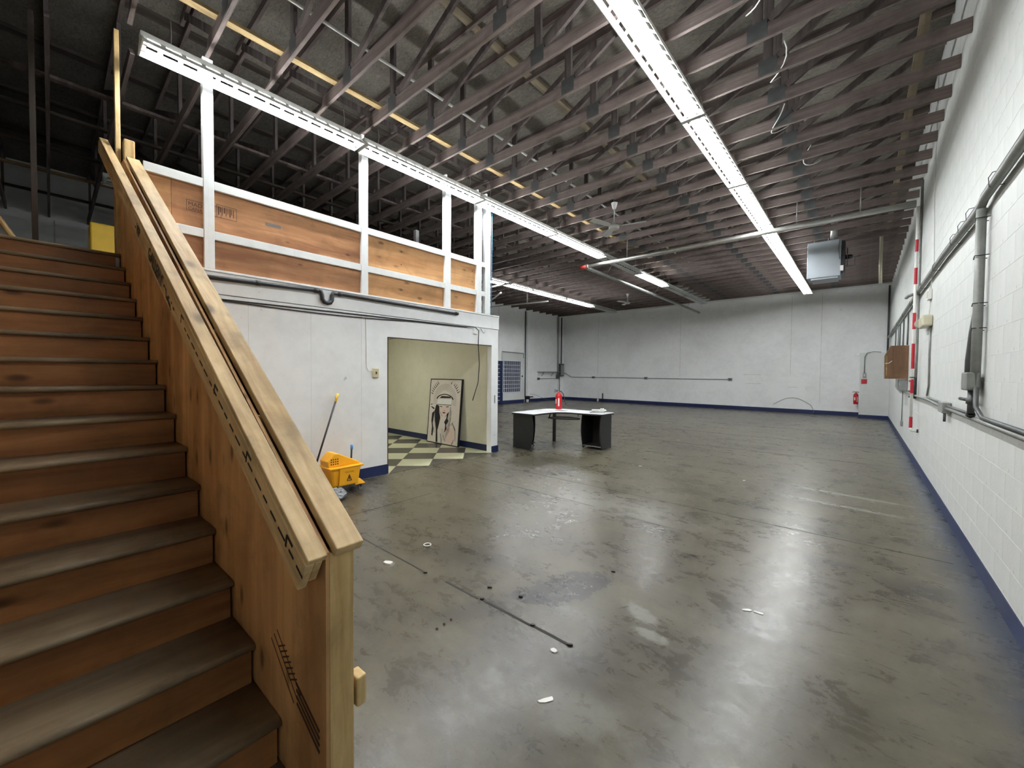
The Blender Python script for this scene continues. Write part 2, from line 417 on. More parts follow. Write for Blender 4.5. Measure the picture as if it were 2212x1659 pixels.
# low white enclosure in the far right corner
jog = MB().box(-.08, WR+.01, 20.0, YB+.01, 0, 2.45).build('wall_closet', 'wall_white'); struct(jog, 'low white block enclosure in the far corner')
for z in (.55, .85, 1.15, 1.45, 1.75, 2.05): MB().box(-.082, WR, 19.9985, 20.01, z, z+.006).build('block_joint', 'seam_grey', jog)
bb = MB().box(-.086, WR, 19.992, 20.01, 0, .135).build('baseboard_closet', 'blue_paint'); struct(bb, 'dark blue base band round the corner enclosure')

# ------------------------------------------------------------------ mezzanine with alcove below
OY0, OY1, OZ = 3.42, 5.715, 2.115
mw = MB()
mw.box(MX-.12, MX, .64, OY0, 0, 2.44).box(MX-.12, MX, OY1, ME, 0, 2.44).box(MX-.12, MX, OY0, OY1, OZ, 2.44)
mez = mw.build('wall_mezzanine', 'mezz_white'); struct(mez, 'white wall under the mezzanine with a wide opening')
MB().box(MX-.12, MX+.012, .64, ME+.01, 2.447, 2.69).build('fascia_board', 'mezz_white', mez, bevel=.003)
MB().box(MX-.12, MX+.03, .64, ME, 2.69, 2.715).build('ledge', 'rail_white', mez, bevel=.003)
for y in (1.55, 2.27, 2.98): MB().box(MX-.01, MX+.0008, y, y+.004, .16, 2.43).build('panel_seam', 'seam_grey', mez)
MB().box(MX-.02, MX+.0015, OY0-.012, OY0+.003, 0, OZ).box(MX-.02, MX+.0015, OY0-.012, OY1, OZ-.004, OZ+.008).build('opening_edge', 'ink_brown', mez)
MB().box(MX-.01, MX+.014, ME-.10, ME-.085, .98, 1.14).build('wall_plate', 'conduit_grey', mez)
struct(MB().box(WL, MX-.12, .64, ME, 2.50, ZM).box(WL, -6.05, -.9, .64, 2.50, ZM).build('mezzanine_floor', 'mezz_deck'), 'mezzanine floor deck')
struct(MB().box(WL, MX-.12, -.9, ME-.02, 2.44, 2.495).build('ceiling_alcove', 'alcove_cream'), 'cream ceiling of the tiled alcove')
ae = MB().box(WL, MX-.01, 5.77, ME, 0, 2.43).build('wall_alcove', 'alcove_cream'); struct(ae, 'cream wall inside the tiled alcove')
struct(MB().box(-10.2, -10.0, 1.5, 5.77, 0, 2.43).build('wall_alcove_rear', 'alcove_cream'), 'cream rear wall of the tiled alcove')
struct(MB().box(-10.0, MX-.12, 1.3, 1.5, 0, 2.43).build('wall_alcove_side', 'alcove_cream'), 'cream side wall of the tiled alcove')
MB().box(MX-.135, MX-.01, 5.745, 5.775, 0, OZ).build('jamb_board', 'alcove_cream', ae)
bb = MB().box(-10.0, MX-.14, 5.758, 5.775, 0, .13).build('baseboard_alcove', 'blue_paint'); struct(bb, 'dark blue baseboard inside the alcove')
bb = MB().box(MX-.005, MX+.012, .7, OY0, 0, .155).build('baseboard_mezzanine', 'blue_paint'); struct(bb, 'dark blue base band below the white mezzanine wall')
bb = MB().box(MX-.13, MX+.014, OY1+.012, ME+.012, 0, .125).build('baseboard_jamb', 'blue_paint'); struct(bb, 'dark blue base band round the opening jamb')
# checker floor tiles laid on the diagonal, clipped to the alcove
gr = MB().box(-10.0, MX+.02, 1.5, 5.758, 0, .002).build('floor_alcove', 'tile_grout'); struct(gr, 'checkerboard tile floor in the alcove')
def clip(poly, ax, val, keep_less):
    out = []
    for i in range(len(poly)):
        a, b = poly[i], poly[(i+1) % len(poly)]
        ia = (a[ax] <= val) == keep_less; ib = (b[ax] <= val) == keep_less
        if ia: out.append(a)
        if ia != ib:
            t = (val-a[ax])/(b[ax]-a[ax]); out.append((a[0]+(b[0]-a[0])*t, a[1]+(b[1]-a[1])*t))
    return out
TS = .545; q = math.sqrt(.5)
for i in range(-8, 6):
    for j in range(-8, 10):
        pts = []
        for a, b in ((i, j), (i+1, j), (i+1, j+1), (i, j+1)):
            a2 = a*TS+(.002 if a == i else -.002); b2 = b*TS+(.002 if b == j else -.002)
            pts.append((-6.255+q*a2+q*b2, 4.945+q*a2-q*b2))
        for ax, val, kl in ((0, -9.98, False), (0, MX+.02, True), (1, 1.55, False), (1, 5.757, True)):
            pts = clip(pts, ax, val, kl)
            if not pts: break
        if len(pts) < 3: continue
        ar = abs(sum(pts[n][0]*pts[(n+1) % len(pts)][1]-pts[(n+1) % len(pts)][0]*pts[n][1] for n in range(len(pts))))/2
        if ar < .004: continue
        MB().prism(pts, 'Z', .0015, .005).build('floor_tile', 'tile_dark' if (i+j) % 2 else 'tile_light', gr)

al = thing('alcove_fill_lamp', (-7.9, 3.9, 2.44), 'added unseen fill lamp under the ceiling of the tiled alcove', 'ceiling lamp')  # unseen dome added to brighten the alcove, which the hall lamps leave dark
MB().lathe([(.17, 2.405), (.175, 2.41), (.175, 2.438)], (-7.9, 3.9, 0), 24).build('base_ring', 'fixture_white', al)
MB().lathe([(.02, 2.335), (.10, 2.345), (.15, 2.37), (.165, 2.404)], (-7.9, 3.9, 0), 24).build('fill_dome', 'fill_dome_on', al)

# ------------------------------------------------------------------ guard along the mezzanine edge
g = thing('mezzanine_guard', (MX, 3.0, 2.715), 'white timber guard rail with plywood infill along the mezzanine edge', 'railing')
for y0, y1, zt in ((1.13, 1.225, 5.0), (2.975, 3.075, 4.99), (4.515, 4.64, 5.0), (5.27, 5.40, 5.0), (5.50, 5.64, 5.0)):
    MB().box(MX-.06, MX+.03, y0, y0+.038, 2.715, zt).box(MX-.02, MX+.03, y0+.036, y1, 2.715, zt-.30 if y0 > 2 else zt).build('post', 'rail_white', g, bevel=.003)
spans = [(.64, 1.128), (1.227, 2.973), (3.077, 4.513), (4.642, 5.268), (5.402, 5.498)]
for a, b in spans:
    MB().box(MX-.01, MX+.024, a, b, 3.595, 3.688).build('top_rail', 'rail_white', g, bevel=.003)
    MB().box(MX-.01, MX+.024, a, b, 3.045, 3.137).build('mid_rail', 'rail_white', g, bevel=.003)
for a, b, m in ((.64, .86, 'plywood_tan'), (.863, 3.02, 'plywood_red'), (3.045, 4.575, 'plywood_tan'), (4.58, 5.32, 'plywood_tan')):
    pn = MB().box(MX-.034, MX-.02, a, b, 2.72, 3.61).build('plywood_panel', m, g)
    if m == 'plywood_red': stamp_panel = pn
    if a > 3:
        for n in range(4): MB().lathe([(.010, 0), (.010, .001)], (MX-.0198, a+.62, 3.48-n*.20), 8, 'X').build('screw_head', 'ink_brown', pn)
FX = lambda y, z: frame((MX-.0194, y, z), (0, 1, 0), (0, 0, 1))
def stamp(y0, y1, z0, z1):
    t_ = .004; return MB().box(MX-.0199, MX-.0192, y0, y1, z0, z0+t_).box(MX-.0199, MX-.0192, y0, y1, z1-t_, z1).box(MX-.0199, MX-.0192, y0, y0+t_, z0, z1).box(MX-.0199, MX-.0192, y1-t_, y1, z0, z1)
stamp(.985, 1.30, 3.315, 3.43).build('ink_stamp', 'ink_brown', stamp_panel)
text_mesh('MADE IN', .058, FX(1.0, 3.37), 'ink_brown', 'stamp_lettering', stamp_panel)
text_mesh('CANADA', .045, FX(1.0, 3.325), 'ink_brown', 'stamp_lettering', stamp_panel)
st = stamp(1.255, 1.45, 3.315, 3.46)
for n in range(9): st.box(MX-.0199, MX-.0192, 1.27+n*.018, 1.277+n*.018+.004*(n % 3 == 0), 3.345+.03*(n % 2), 3.44)
st.build('ink_stamp', 'ink_brown', stamp_panel)
MB().box(MX-.0199, MX-.0192, 1.75, 1.92, 3.36, 3.40).build('ink_stamp', 'ink_grey', stamp_panel)
bp = MB().box(-5.70, -5.585, .508, .592, ZM, 3.885).build('guard_end_post', 'pine_post', bevel=.012)
tag(bp, 'short round-edged pine post at the head of the stairs', 'post')
sd = MB().box(-5.81, -5.73, .462, .50, ZM, 5.0).build('ceiling_stud', 'pine_post', bevel=.003); tag(sd, 'tall pale pine stud rising to the trusses above the stairs', 'stud')
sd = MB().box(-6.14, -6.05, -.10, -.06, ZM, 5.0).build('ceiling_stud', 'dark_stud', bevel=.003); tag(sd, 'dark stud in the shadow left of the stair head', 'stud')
bc = MB().tube([(MX+.035, 5.66, 4.66), (MX+.035, 5.665, 4.2), (MX+.035, 5.66, 3.4), (MX+.035, 5.665, 2.72)], .008, 6).build('blue_cable', 'wire_blue'); tag(bc, 'blue cable running down the last white guard post', 'cable')
# mezzanine clutter
yb = MB().box(-8.9, -8.45, .40, 1.05, ZM, 3.72).build('yellow_bin', 'yellow_dark', bevel=.02); tag(yb, 'yellow box-shaped bin standing on the mezzanine floor', 'bin')
lb = MB().bar((-6.15, -.52, 3.40), (-6.12, -.20, ZM+.03), .04, .20, (1, 0, 0)).build('leaning_board', 'pine_post', bevel=.02); tag(lb, 'pale board leaning at the left of the stair head', 'board')
for x, y in ((-8.2, 5.85), (-10.2, 5.85)):
    p_ = MB().box(x-.05, x+.05, y-.05, y+.04, ZM, 5.0).build('far_post', 'rail_white', bevel=.003); tag(p_, 'pale post on the far edge of the mezzanine', 'post', 'posts on the far mezzanine edge')

# ================================================================== stairs
TH = math.atan2(.0072, .286); UX = Vector((-math.cos(TH), -math.sin(TH), 0)); NX = Vector((-math.sin(TH), math.cos(TH), 0))
S0 = Vector((-1.35, .60, 0)); SL = .643; RISE, RUN, S1 = .184, .286, .37
MS = Matrix(((UX.x, NX.x, 0, S0.x), (UX.y, NX.y, 0, S0.y), (0, 0, 1, 0), (0, 0, 0, 1)))   # local (s, n, z)
stair = thing('staircase', (S0.x, S0.y, 0), 'plywood and timber staircase climbing to the mezzanine', 'staircase')
def smb(mb, name, mat, parent=stair, bevel=0):
    # flip winding: (s,n,z) frame is left-handed
    m = MB(); m.v = [MS @ v for v in mb.v]; m.f = [f[::-1] for f in mb.f]; m.sm = mb.sm
    return m.build(name, mat, parent, bevel=bevel)
NW = -1.12
def round_nose(s_nose, s_back, zt, th=.032):
    r = th/2; pts = [(s_back, zt), (s_back, zt-th)]
    pts += [(s_nose+r-r*math.cos(a), zt-r-r*math.sin(a)) for a in [math.pi/2-i*math.pi/8 for i in range(9)]]
    return pts
for i in range(1, 15):
    sn = S1+(i-1)*RUN
    smb(MB().prism(round_nose(sn, sn+RUN+.03, RISE*i), 'Y', NW, -.004, True), 'tread', 'tread_wood')
    smb(MB().box(sn+.025, sn+.043, NW, -.012, RISE*(i-1), RISE*i-.032), 'riser', 'plywood_riser')
sn = S1+14*RUN
smb(MB().prism(round_nose(sn, sn+.25, ZM), 'Y', NW, -.004, True), 'landing_nosing', 'tread_wood')
smb(MB().box(sn+.025, sn+.043, NW, -.012, RISE*14, ZM-.032), 'riser', 'plywood_riser')
smb(MB().box(sn+.02, sn+.06, -.04, -.012, ZM-.16, ZM-.04), 'metal_bracket', 'galvanized')
# guard wall beside the steps
ZT = lambda s: .967+SL*s
prof = [(.0, 0), (4.9, 0), (4.9, 3.66), (4.15, 3.66), (4.15, ZT(4.15)), (0, ZT(0))]
prof = [(0, 0), (4.85, 0), (4.85, 3.64), (4.157, 3.64), (0, ZT(0))]
pan = smb(MB().prism(prof, 'Y', 0, .012), 'plywood_side', 'plywood_stair')
smb(MB().prism([(0.04, 0), (4.2, 0), (4.2, ZT(4.2)), (0.04, ZT(.04))], 'Y', .102, .112), 'plywood_side', 'plywood_stair')
smb(MB().box(.0, .04, .013, .101, 0, ZT(.0)-.005), 'newel_post', 'pine_post', bevel=.003)
for s in (.65, 1.3, 1.95, 2.6, 3.25, 3.9): smb(MB().box(s, s+.038, .013, .101, 0, ZT(s)), 'wall_stud', 'pine_post')
ang = math.atan(SL); UZ = UX*math.cos(ang)+Vector((0, 0, math.sin(ang))); PZ = UX*(-math.sin(ang))+Vector((0, 0, math.cos(ang)))
def rail_box(name, s0, s1, n0, n1, base, th, mat, n0b=None, n1b=None, bevel=.004, parent=stair, basee=None):
    # board following the stair slope: top edge at z = base + SL*s, perpendicular thickness th
    n0b = n0 if n0b is None else n0b; n1b = n1 if n1b is None else n1b; basee = base if basee is None else basee
    vs = []
    for s, a, b, bz in ((s0, n0, n1, base), (s1, n0b, n1b, basee)):
        top = S0+UX*s+Vector((0, 0, bz+SL*s))
        for n, d in ((a, 0), (b, 0), (b, th), (a, th)): vs.append(top+NX*n-PZ*d)
    m = frame(S0, -UZ, PZ.cross(-UZ) if False else NX)   # local x along the board for the grain
    mi = m.inverted()
    mb = MB().add([mi @ v for v in vs], [(0, 1, 2, 3), (7, 6, 5, 4), (0, 4, 5, 1), (1, 5, 6, 2), (2, 6, 7, 3), (3, 7, 4, 0)])
    return mb.build(name, mat, parent, M=m, bevel=bevel)
cap = rail_box('guard_cap', -.035, 4.16, .022, .120, 1.006, .038, 'pine_rail')
for n in (.05, .075, .10): 
    p = S0+NX*n+UX*.05+Vector((0, 0, 1.006+SL*.05)); MB().lathe([(.004, 0), (.004, .001)], p, 8).build('nail_head', 'ink_brown', cap)
hf = rail_box('handrail_face', -.02, 4.62, -.074, -.044, .968, .122, 'pine_rail', -.128, -.098)
rail_box('handrail_back', -.02, 4.60, -.044, -.018, .968, .095, 'pine_rail', -.098, -.072)
hc = rail_box('handrail_cap', -.03, 4.64, -.070, -.006, .992, .024, 'pine_rail', -.122, -.058)
for s in (.5, 1.7, 2.9, 4.0):
    p = S0+UX*s+Vector((0, 0, .90+SL*s)); MB().bar(p+NX*.0, p+NX*(-.02-.012*s), .05, .04).build('rail_bracket', 'pine_rail', stair)
smb(MB().box(-.001, .06, .112, .15, .36, .47), 'brace_block', 'pine_post', bevel=.006)
# left guard of the stair
smb(MB().prism([(0, 0), (4.85, 0), (4.85, 3.64), (4.157, 3.64), (0, ZT(0))], 'Y', NW-.02, NW-.004), 'plywood_side', 'plywood_stair')
rail_box('guard_cap', -.035, 4.16, NW-.10, NW-.004, 1.006, .038, 'pine_rail')
# marker writing on the handrail face
nf = lambda s: -.0745-.054*(s+.02)/4.64
def rail_M(s, rel):
    o = S0+UX*s+NX*(nf(s)-.0006)+Vector((0, 0, rel+SL*s)); return frame(o, -UZ, PZ)
def rail_text(body, s, rel, size): return text_mesh(body, size, rail_M(s, rel), 'ink_black', 'marker_writing', hf, bold=.02)
rail_text('- VIP', 2.74, .862, .10); rail_text('GALLERY', 2.30, .862, .118)
def rail_mark(s0, rel0, s1, rel1, wd=.010):
    a = S0+UX*s0+NX*(nf(s0)-.0005)+Vector((0, 0, rel0+SL*s0)); b = S0+UX*s1+NX*(nf(s1)-.0005)+Vector((0, 0, rel1+SL*s1))
    return MB().bar(a, b, .0008, wd, (0, 0, 1)).build('marker_dash', 'ink_black', hf)
s = 1.40; n = 0
while s > .02:
    l = .035+.02*((n*7) % 3)/2; rail_mark(s, .908, s-l, .909, .009); s -= l+.022+.01*((n*5) % 2); n += 1
for s, sg in ((1.47, 1), (.90, 1), (.50, -1), (.13, 1)):
    rail_mark(s, .895, s-.012, .945, .012); rail_mark(s-.012, .945, s-.055, .945, .012)
for a, b, c, d, e in ((1.86, .90, 1.83, .905, .012), (1.815, .905, 1.795, .90, .012), (1.80, .895, 1.805, .862, .010), (1.805, .862, 1.77, .858, .012), (1.775, .875, 1.745, .86, .014),
                      (1.745, .892, 1.725, .892, .016), (1.75, .862, 1.70, .856, .018), (1.71, .855, 1.69, .842, .008), (1.68, .895, 1.665, .893, .010), (1.64, .885, 1.615, .884, .012)):
    rail_mark(a, b, c, d, e)
# lumber stamp on the plywood
def pm(s0, z0, s1, z1, wd):
    a = S0+UX*s0+NX*(-.0006)+Vector((0, 0, z0)); b = S0+UX*s1+NX*(-.0006)+Vector((0, 0, z1)); return (a, b, wd)
mb = MB()
for n in range(7): a, b, wd = pm(.40-n*.018, .47-n*.014, .34-n*.018, .50-n*.014, .006); mb.bar(a, b, .0008, wd)
for n in range(3): a, b, wd = pm(.42+.03*n, .53-.03*n, .20+.03*n, .37-.03*n, .006); mb.bar(a, b, .0008, wd)
mb.build('ink_stamp', 'ink_brown', pan)
mb = MB()
for n in range(4): a, b, wd = pm(.24-.002*n, .40-.025*n, .05, .32-.025*n, .014); mb.bar(a, b, .0008, wd)
mb.build('ink_stamp', 'ink_brown', pan)

# ================================================================== roof trusses
TY = [1.171+.609*k for k in range(-4, 33)]
TY = [y for y in TY if -1.5 < y < YB-.1]
ZC0, ZC1, ZTC0, ZTC1 = 5.0, 5.14, 6.0, 6.095
def truss_right():
    t = thing('roof_truss', (0, 0, ZC0), 'timber roof truss spanning from the block wall to the mezzanine line', 'truss', 'roof trusses on the block wall side')
    # bottom chord with a bevelled end
    MB().prism([(WR-.003, ZC0), (-5.56, ZC0), (-5.56, ZC0+.016), (-5.40, ZC0+.028), (-5.37, ZC1-.03), (-5.33, ZC1), (WR-.003, ZC1)], 'Y', -.019, .019).build('bottom_chord', 'truss_wood', t)
    MB().box(-6.7, WR-.003, -.019, .019, ZTC0, ZTC1).build('top_chord', 'truss_wood', t)
    for x in (-4.72, -2.80, -.90): MB().box(x-.045, x+.045, -.019, .019, ZC1, ZTC0).build('web_post', 'truss_web_wood', t)
    for a, b in ((-4.62, -2.85), (-2.70, -.95), (-.8, .5)): MB().bar((a, 0, ZC1+.03), (b, 0, ZTC0-.02), .036, .085).build('web_diagonal', 'truss_web_wood', t)
    MB().bar((-5.25, 0, ZC1+.01), (-6.45, 0, ZTC0-.02), .036, .085).build('web_diagonal', 'truss_web_wood', t)
    for x in (-4.72, -2.80, -.90): MB().box(x-.09, x+.09, -.0205, .0205, ZC0+.012, ZC1+.05).build('nail_plate', 'conduit_dark', t)
    return t
def truss_left():
    t = thing('roof_truss', (0, 0, ZC0), 'timber roof truss spanning from the mezzanine line to the left wall', 'truss', 'roof trusses on the left wall side')
    MB().prism([(-6.05, ZC0), (WL+.003, ZC0), (WL+.003, ZC1), (-6.2, ZC1), (-6.05, ZC0+.012)], 'Y', -.019, .019).build('bottom_chord', 'truss_wood', t)
    MB().box(WL+.003, -6.3, -.019, .019, ZTC0, ZTC1).build('top_chord', 'truss_wood', t)
    for x in (-7.3, -9.3, -11.3, -13.2): MB().box(x-.045, x+.045, -.019, .019, ZC1, ZTC0).build('web_post', 'truss_web_wood', t)
    for a, b in ((-7.4, -9.2), (-9.4, -11.2), (-11.4, -13.1)): MB().bar((a, 0, ZC1+.03), (b, 0, ZTC0-.02), .036, .085).build('web_diagonal', 'truss_web_wood', t)
    return t
tr, tl_ = truss_right(), truss_left()
tr.location = (0, TY[0], ZC0); tl_.location = (0, TY[0]+.07, ZC0)
def nth(n):
    return str(n)+('th' if 10 < n % 100 < 14 else {1: 'st', 2: 'nd', 3: 'rd'}.get(n % 10, 'th'))
for i, y in enumerate(TY):
    a, b = (tr, tl_) if i == 0 else (copy_tree(tr, loc=(0, y, ZC0)), copy_tree(tl_, loc=(0, y+.07, ZC0)))
    a['label'] = 'dark timber roof truss on the block wall side, '+nth(len(TY)-i)+' from the far wall'
    b['label'] = 'dark timber roof truss on the left wall side, '+nth(len(TY)-i)+' from the far wall'
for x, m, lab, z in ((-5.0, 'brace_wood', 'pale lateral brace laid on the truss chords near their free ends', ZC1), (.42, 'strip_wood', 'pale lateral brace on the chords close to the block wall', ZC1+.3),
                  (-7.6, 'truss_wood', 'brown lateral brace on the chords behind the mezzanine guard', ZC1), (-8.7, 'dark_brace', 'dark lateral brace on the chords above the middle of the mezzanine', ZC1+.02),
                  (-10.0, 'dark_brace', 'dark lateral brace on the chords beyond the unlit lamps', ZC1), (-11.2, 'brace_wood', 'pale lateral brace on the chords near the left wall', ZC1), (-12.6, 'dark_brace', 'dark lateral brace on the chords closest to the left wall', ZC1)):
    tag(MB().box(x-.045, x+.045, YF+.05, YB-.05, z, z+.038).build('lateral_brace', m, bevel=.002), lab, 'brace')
cw = MB().tube([(-4.55, YF+.1, 5.42), (-4.55, YB-.3, 5.42)], .02, 6).build('ceiling_pipe', 'pipe_steel'); tag(cw, 'pale pipe running through the truss webs above the lamp row', 'pipe')
cw = MB().tube([(-1.98, .2, 5.115), (-1.98, YB-.4, 5.115)], .012, 6).build('ceiling_conduit', 'pipe_steel'); tag(cw, 'thin bright conduit on the chords beside the lit lamp row', 'conduit')
for k, (x, y) in enumerate([(-.85, 4.0), (-.80, 5.2), (-.95, 6.4), (-.7, 7.8)]):
    pts = [(x+.10*math.sin(a*.5+k), y+a*.06, 5.16-.16*math.sin(a*.314)) for a in range(11)]
    tag(MB().tube(pts, .007, 5).build('loose_cable', 'white_plastic'), 'loose white cable looping between the trusses', 'cable', 'loose cables in the trusses')

# ================================================================== lamps
ORD = ['first', 'second', 'third', 'fourth', 'fifth', 'sixth', 'seventh', 'eighth']
FL = 2.26; ZF = 4.65
def make_fixture(lit):
    body = 'fixture_white' if lit else 'fixture_off'
    t = thing('fluorescent_fixture', (0, 0, ZF), 'fixture', 'ceiling lamp')
    L0, L1 = .02, FL-.02
    MB().box(-.05, .05, L0, L1, ZF+.075, ZF+.135).build('housing', body, t, bevel=.004)
    rf = MB()
    for sg in (-1, 1):
        # sloping reflector wing with light slots
        def P(u): return (sg*(.05+.085*u), ZF+.085-.075*u)
        def strip(u0, u1, y0, y1):
            (xa, za), (xb, zb) = P(u0), P(u1); vs = []
            for y in (y0, y1):
                for x, z in ((xa, za), (xb, zb), (xb, zb+.003), (xa, za+.003)): vs.append((x, y, z))
            f = [(0, 1, 2, 3), (7, 6, 5, 4), (0, 4, 5, 1), (1, 5, 6, 2), (2, 6, 7, 3), (3, 7, 4, 0)]
            rf.add(vs, [x[::-1] for x in f] if sg < 0 else f)
        strip(0, .14, L0, L1); strip(.68, 1, L0, L1)
        y = L0; sp = .15; nn = int((L1-L0)/sp); sp = (L1-L0)/nn
        for i in range(nn+1): strip(.14, .68, max(L0, L0+i*sp-.02), min(L1, L0+i*sp+.02)) 
        xe, ze = P(1); rf.box(xe-.004, xe+.004, L0, L1, ze-.02, ze+.003)
    rf.build('reflector', body, t)
    for y in (L0, L1-.012): MB().prism([(-.135, ZF-.01), (.135, ZF-.01), (.135, ZF+.013), (.05, ZF+.085), (-.05, ZF+.085), (-.135, ZF+.013)], 'Y', y, y+.012).build('end_plate', body, t)
    for x in (-.055, .055):
        tb = MB().tube([(x, L0+.05, ZF+.025), (x, FL/2, ZF+.025), (x, L1-.05, ZF+.025)], .016, 8).build('tube', 'tube_on' if lit else 'tube_off', t)
        for y in (L0+.014, L1-.05): MB().box(x-.014, x+.014, y, y+.034, ZF+.005, ZF+.08).build('lamp_holder', 'white_plastic', t)
    for y in (.25, FL-.25): MB().tube([(0, y, ZF+.13), (.03, y, ZF+.25), (0, y, ZC0+.04)], .004, 5).build('hanger_wire', 'pipe_steel', t)
    return t
lit, unlit = make_fixture(True), make_fixture(False)
used = {}
rows = [(-5.25, .58, [1, 1, 1, 1, 0, 1, 0, 0], 'the mezzanine edge row'), (-1.60, .58, [1]*8, 'the row nearest the block wall'), (-9.42, .58, [0, 0, 0, 0, 1, 1, 1, 0], 'the row nearest the left wall')]
for x, y0, pat, nm in rows:
    for k, on in enumerate(pat):
        src = lit if on else unlit
        o = src if src.name not in used else copy_tree(src)
        used[src.name] = 1
        o.location = (x, y0+FL*k, ZF)
        o['label'] = ('lit' if on else 'unlit')+' fluorescent strip, '+ORD[len(pat)-1-k]+' from the far wall in '+nm; o['group'] = 'lamps of '+nm

# ================================================================== overhead pipes, fans, heater
def pipe(name, pts, r, mat, label, cat='pipe', group=None, n=10, parent=None):
    o = MB().tube(pts, r, n).build(name, mat, parent)
    return tag(o, label, cat, group) if parent is None else o
sp = thing('sprinkler_pipe', (-3, 9.67, 4.51), 'pale sprinkler main crossing under the trusses with a red end cap', 'pipe')
MB().tube([(-5.72, 9.67, 4.51), (.62, 9.67, 4.51)], .048, 12).build('pipe_run', 'pipe_steel', sp)
MB().tube([(-5.96, 9.67, 4.51), (-5.73, 9.67, 4.51)], .056, 12).build('end_cap', 'red_cap', sp)
MB().tube([(-5.74, 9.67, 4.51), (-5.69, 9.67, 4.51)], .062, 12).build('collar', 'pipe_steel', sp)
MB().tube([(-5.80, 9.72, 4.50), (-5.815, 19.9, 4.48)], .05, 12).build('branch_run', 'galvanized', sp)
for y in (14.6, 17.4): MB().tube([(-5.81, y, 4.49), (-5.81, y+.05, 4.49)], .058, 12).build('coupling', 'galvanized', sp)
for x in (-4.6, -1.05, -.1): MB().tube([(x, 9.697, 4.55), (x, 9.697, 5.02)], .010, 6).build('hanger', 'pipe_steel', sp)
for y in (10.915, 14.569, 18.223): MB().tube([(-5.81, y, 4.53), (-5.50, y, 5.02)], .008, 6).build('hanger', 'pipe_steel', sp)
pipe('branch_pipe', [(WL, 12.9, 4.55), (-9.9, 13.6, 4.58)], .03, 'pipe_steel', 'white branch pipe with a hanger near the left wall')
pipe('pipe_hanger', [(-10.9, 13.45, 4.58), (-10.9, 13.45, 4.98)], .03, 'pipe_steel', 'white hanger tee above the branch pipe', 'hanger')
pipe('branch_pipe', [(WL, 9.5, 4.40), (-8.9, 10.2, 4.60)], .03, 'pipe_steel', 'short white branch pipe beside the last guard post')
pipe('branch_pipe', [(WL, 13.2, 4.42), (-9.8, 10.6, 4.45)], .03, 'pipe_steel', 'white branch pipe slanting towards the left wall')
pipe('drop_pipe', [(.27, 13.4, 5.0), (.27, 13.4, 4.3), (.28, 13.4, 3.86)], .035, 'cream_plastic', 'cream drop pipe hanging from the trusses beside the heater')
def fan(x, y, zt, drop, label):
    f = thing('ceiling_fan', (x, y, zt-drop), label, 'fan', 'white ceiling fans'); zc = zt-drop
    MB().lathe([(.02, zt-.12), (.035, zt-.1), (.065, zt), (.065, zt+.005)], (x, y, 0), 16).build('canopy', 'fan_white', f)
    MB().tube([(x, y, zc+.08), (x, y, zt-.1)], .012, 8).build('down_rod', 'fan_white', f)
    mt = MB().lathe([(.05, zc-.045), (.095, zc-.04), (.105, zc-.01), (.095, zc+.025), (.05, zc+.04), (.03, zc+.09)], (x, y, 0), 20).build('motor', 'fan_white', f)
    for k in range(3):
        a = .25+k*2*math.pi/3; d = Vector((math.cos(a), math.sin(a), 0)); s_ = Vector((-d.y, d.x, 0)); c = Vector((x, y, zc+.01))
        vs = []
        for r_, w0 in ((.09, .025), (.2, .05), (.45, .07), (.62, .06)):
            for sg in (-1, 1):
                for dz in (0, .005): vs.append(c+d*r_+s_*sg*w0+Vector((0, 0, sg*.012+dz)))
        fs = []
        for i in range(3):
            o = i*4; fs += [(o, o+4, o+6, o+2), (o+1, o+3, o+7, o+5), (o, o+1, o+5, o+4), (o+2, o+6, o+7, o+3)]
        fs += [(0, 2, 3, 1), (12, 13, 15, 14)]
        MB().add(vs, fs).build('blade', 'fan_white', f)
fan(-3.83, 7.47, 5.0, .47, 'white three-blade ceiling fan between the two lit lamp rows')
fan(-7.62, 16.2, 5.0, .38, 'small far white ceiling fan beyond the duct pipe')
h = thing('unit_heater', (-.77, 12.6, 3.97), 'grey box unit heater hung beside the lamp row', 'heater')
MB().box(-1.10, -.45, 12.35, 12.95, 3.97, 4.84).build('cabinet', 'heater_grey', h, bevel=.012)
MB().box(-1.02, -.50, 12.37, 12.93, 3.93, 3.968).build('base_pan', 'heater_grey', h)
MB().box(-.449, -.38, 12.40, 12.90, 4.02, 4.80).build('rear_panel', 'dark_steel', h)
MB().lathe([(.05, 0), (.05, .12), (.03, .14)], (-.38, 12.65, 4.45), 14, 'X').build('fan_motor', 'dark_steel', h)
for r_ in (.08, .15, .22): MB().tube([(-.34, 12.65+r_*math.cos(a*.3927), 4.45+r_*math.sin(a*.3927)) for a in range(17)], .006, 5, False).build('fan_guard', 'dark_steel', h)
MB().box(-.46, -.40, 12.33, 12.42, 4.08, 4.20).build('control_box', 'white_plastic', h)
MB().tube([(-.60, 12.5, 4.83), (-.60, 12.5, 5.9)], .07, 14).build('flue', 'galvanized', h)
MB().tube([(-.48, 12.34, 4.83), (-.50, 12.33, 4.6), (-.47, 12.33, 4.35)], .012, 6).build('flex_cord', 'conduit_grey', h)
for x in (-1.0, -.72): MB().tube([(x, 12.742, 4.84), (x, 12.742, 5.02)], .006, 6).build('hanger_rod', 'pipe_steel', h)
pipe('gas_pipe', [(-.36, 12.5, 4.2), (-.2, 12.5, 4.2), (-.2, 12.5, 4.4), (-.1, 12.5, 4.4)], .018, 'conduit_dark', 'dark gas pipe fittings behind the heater')

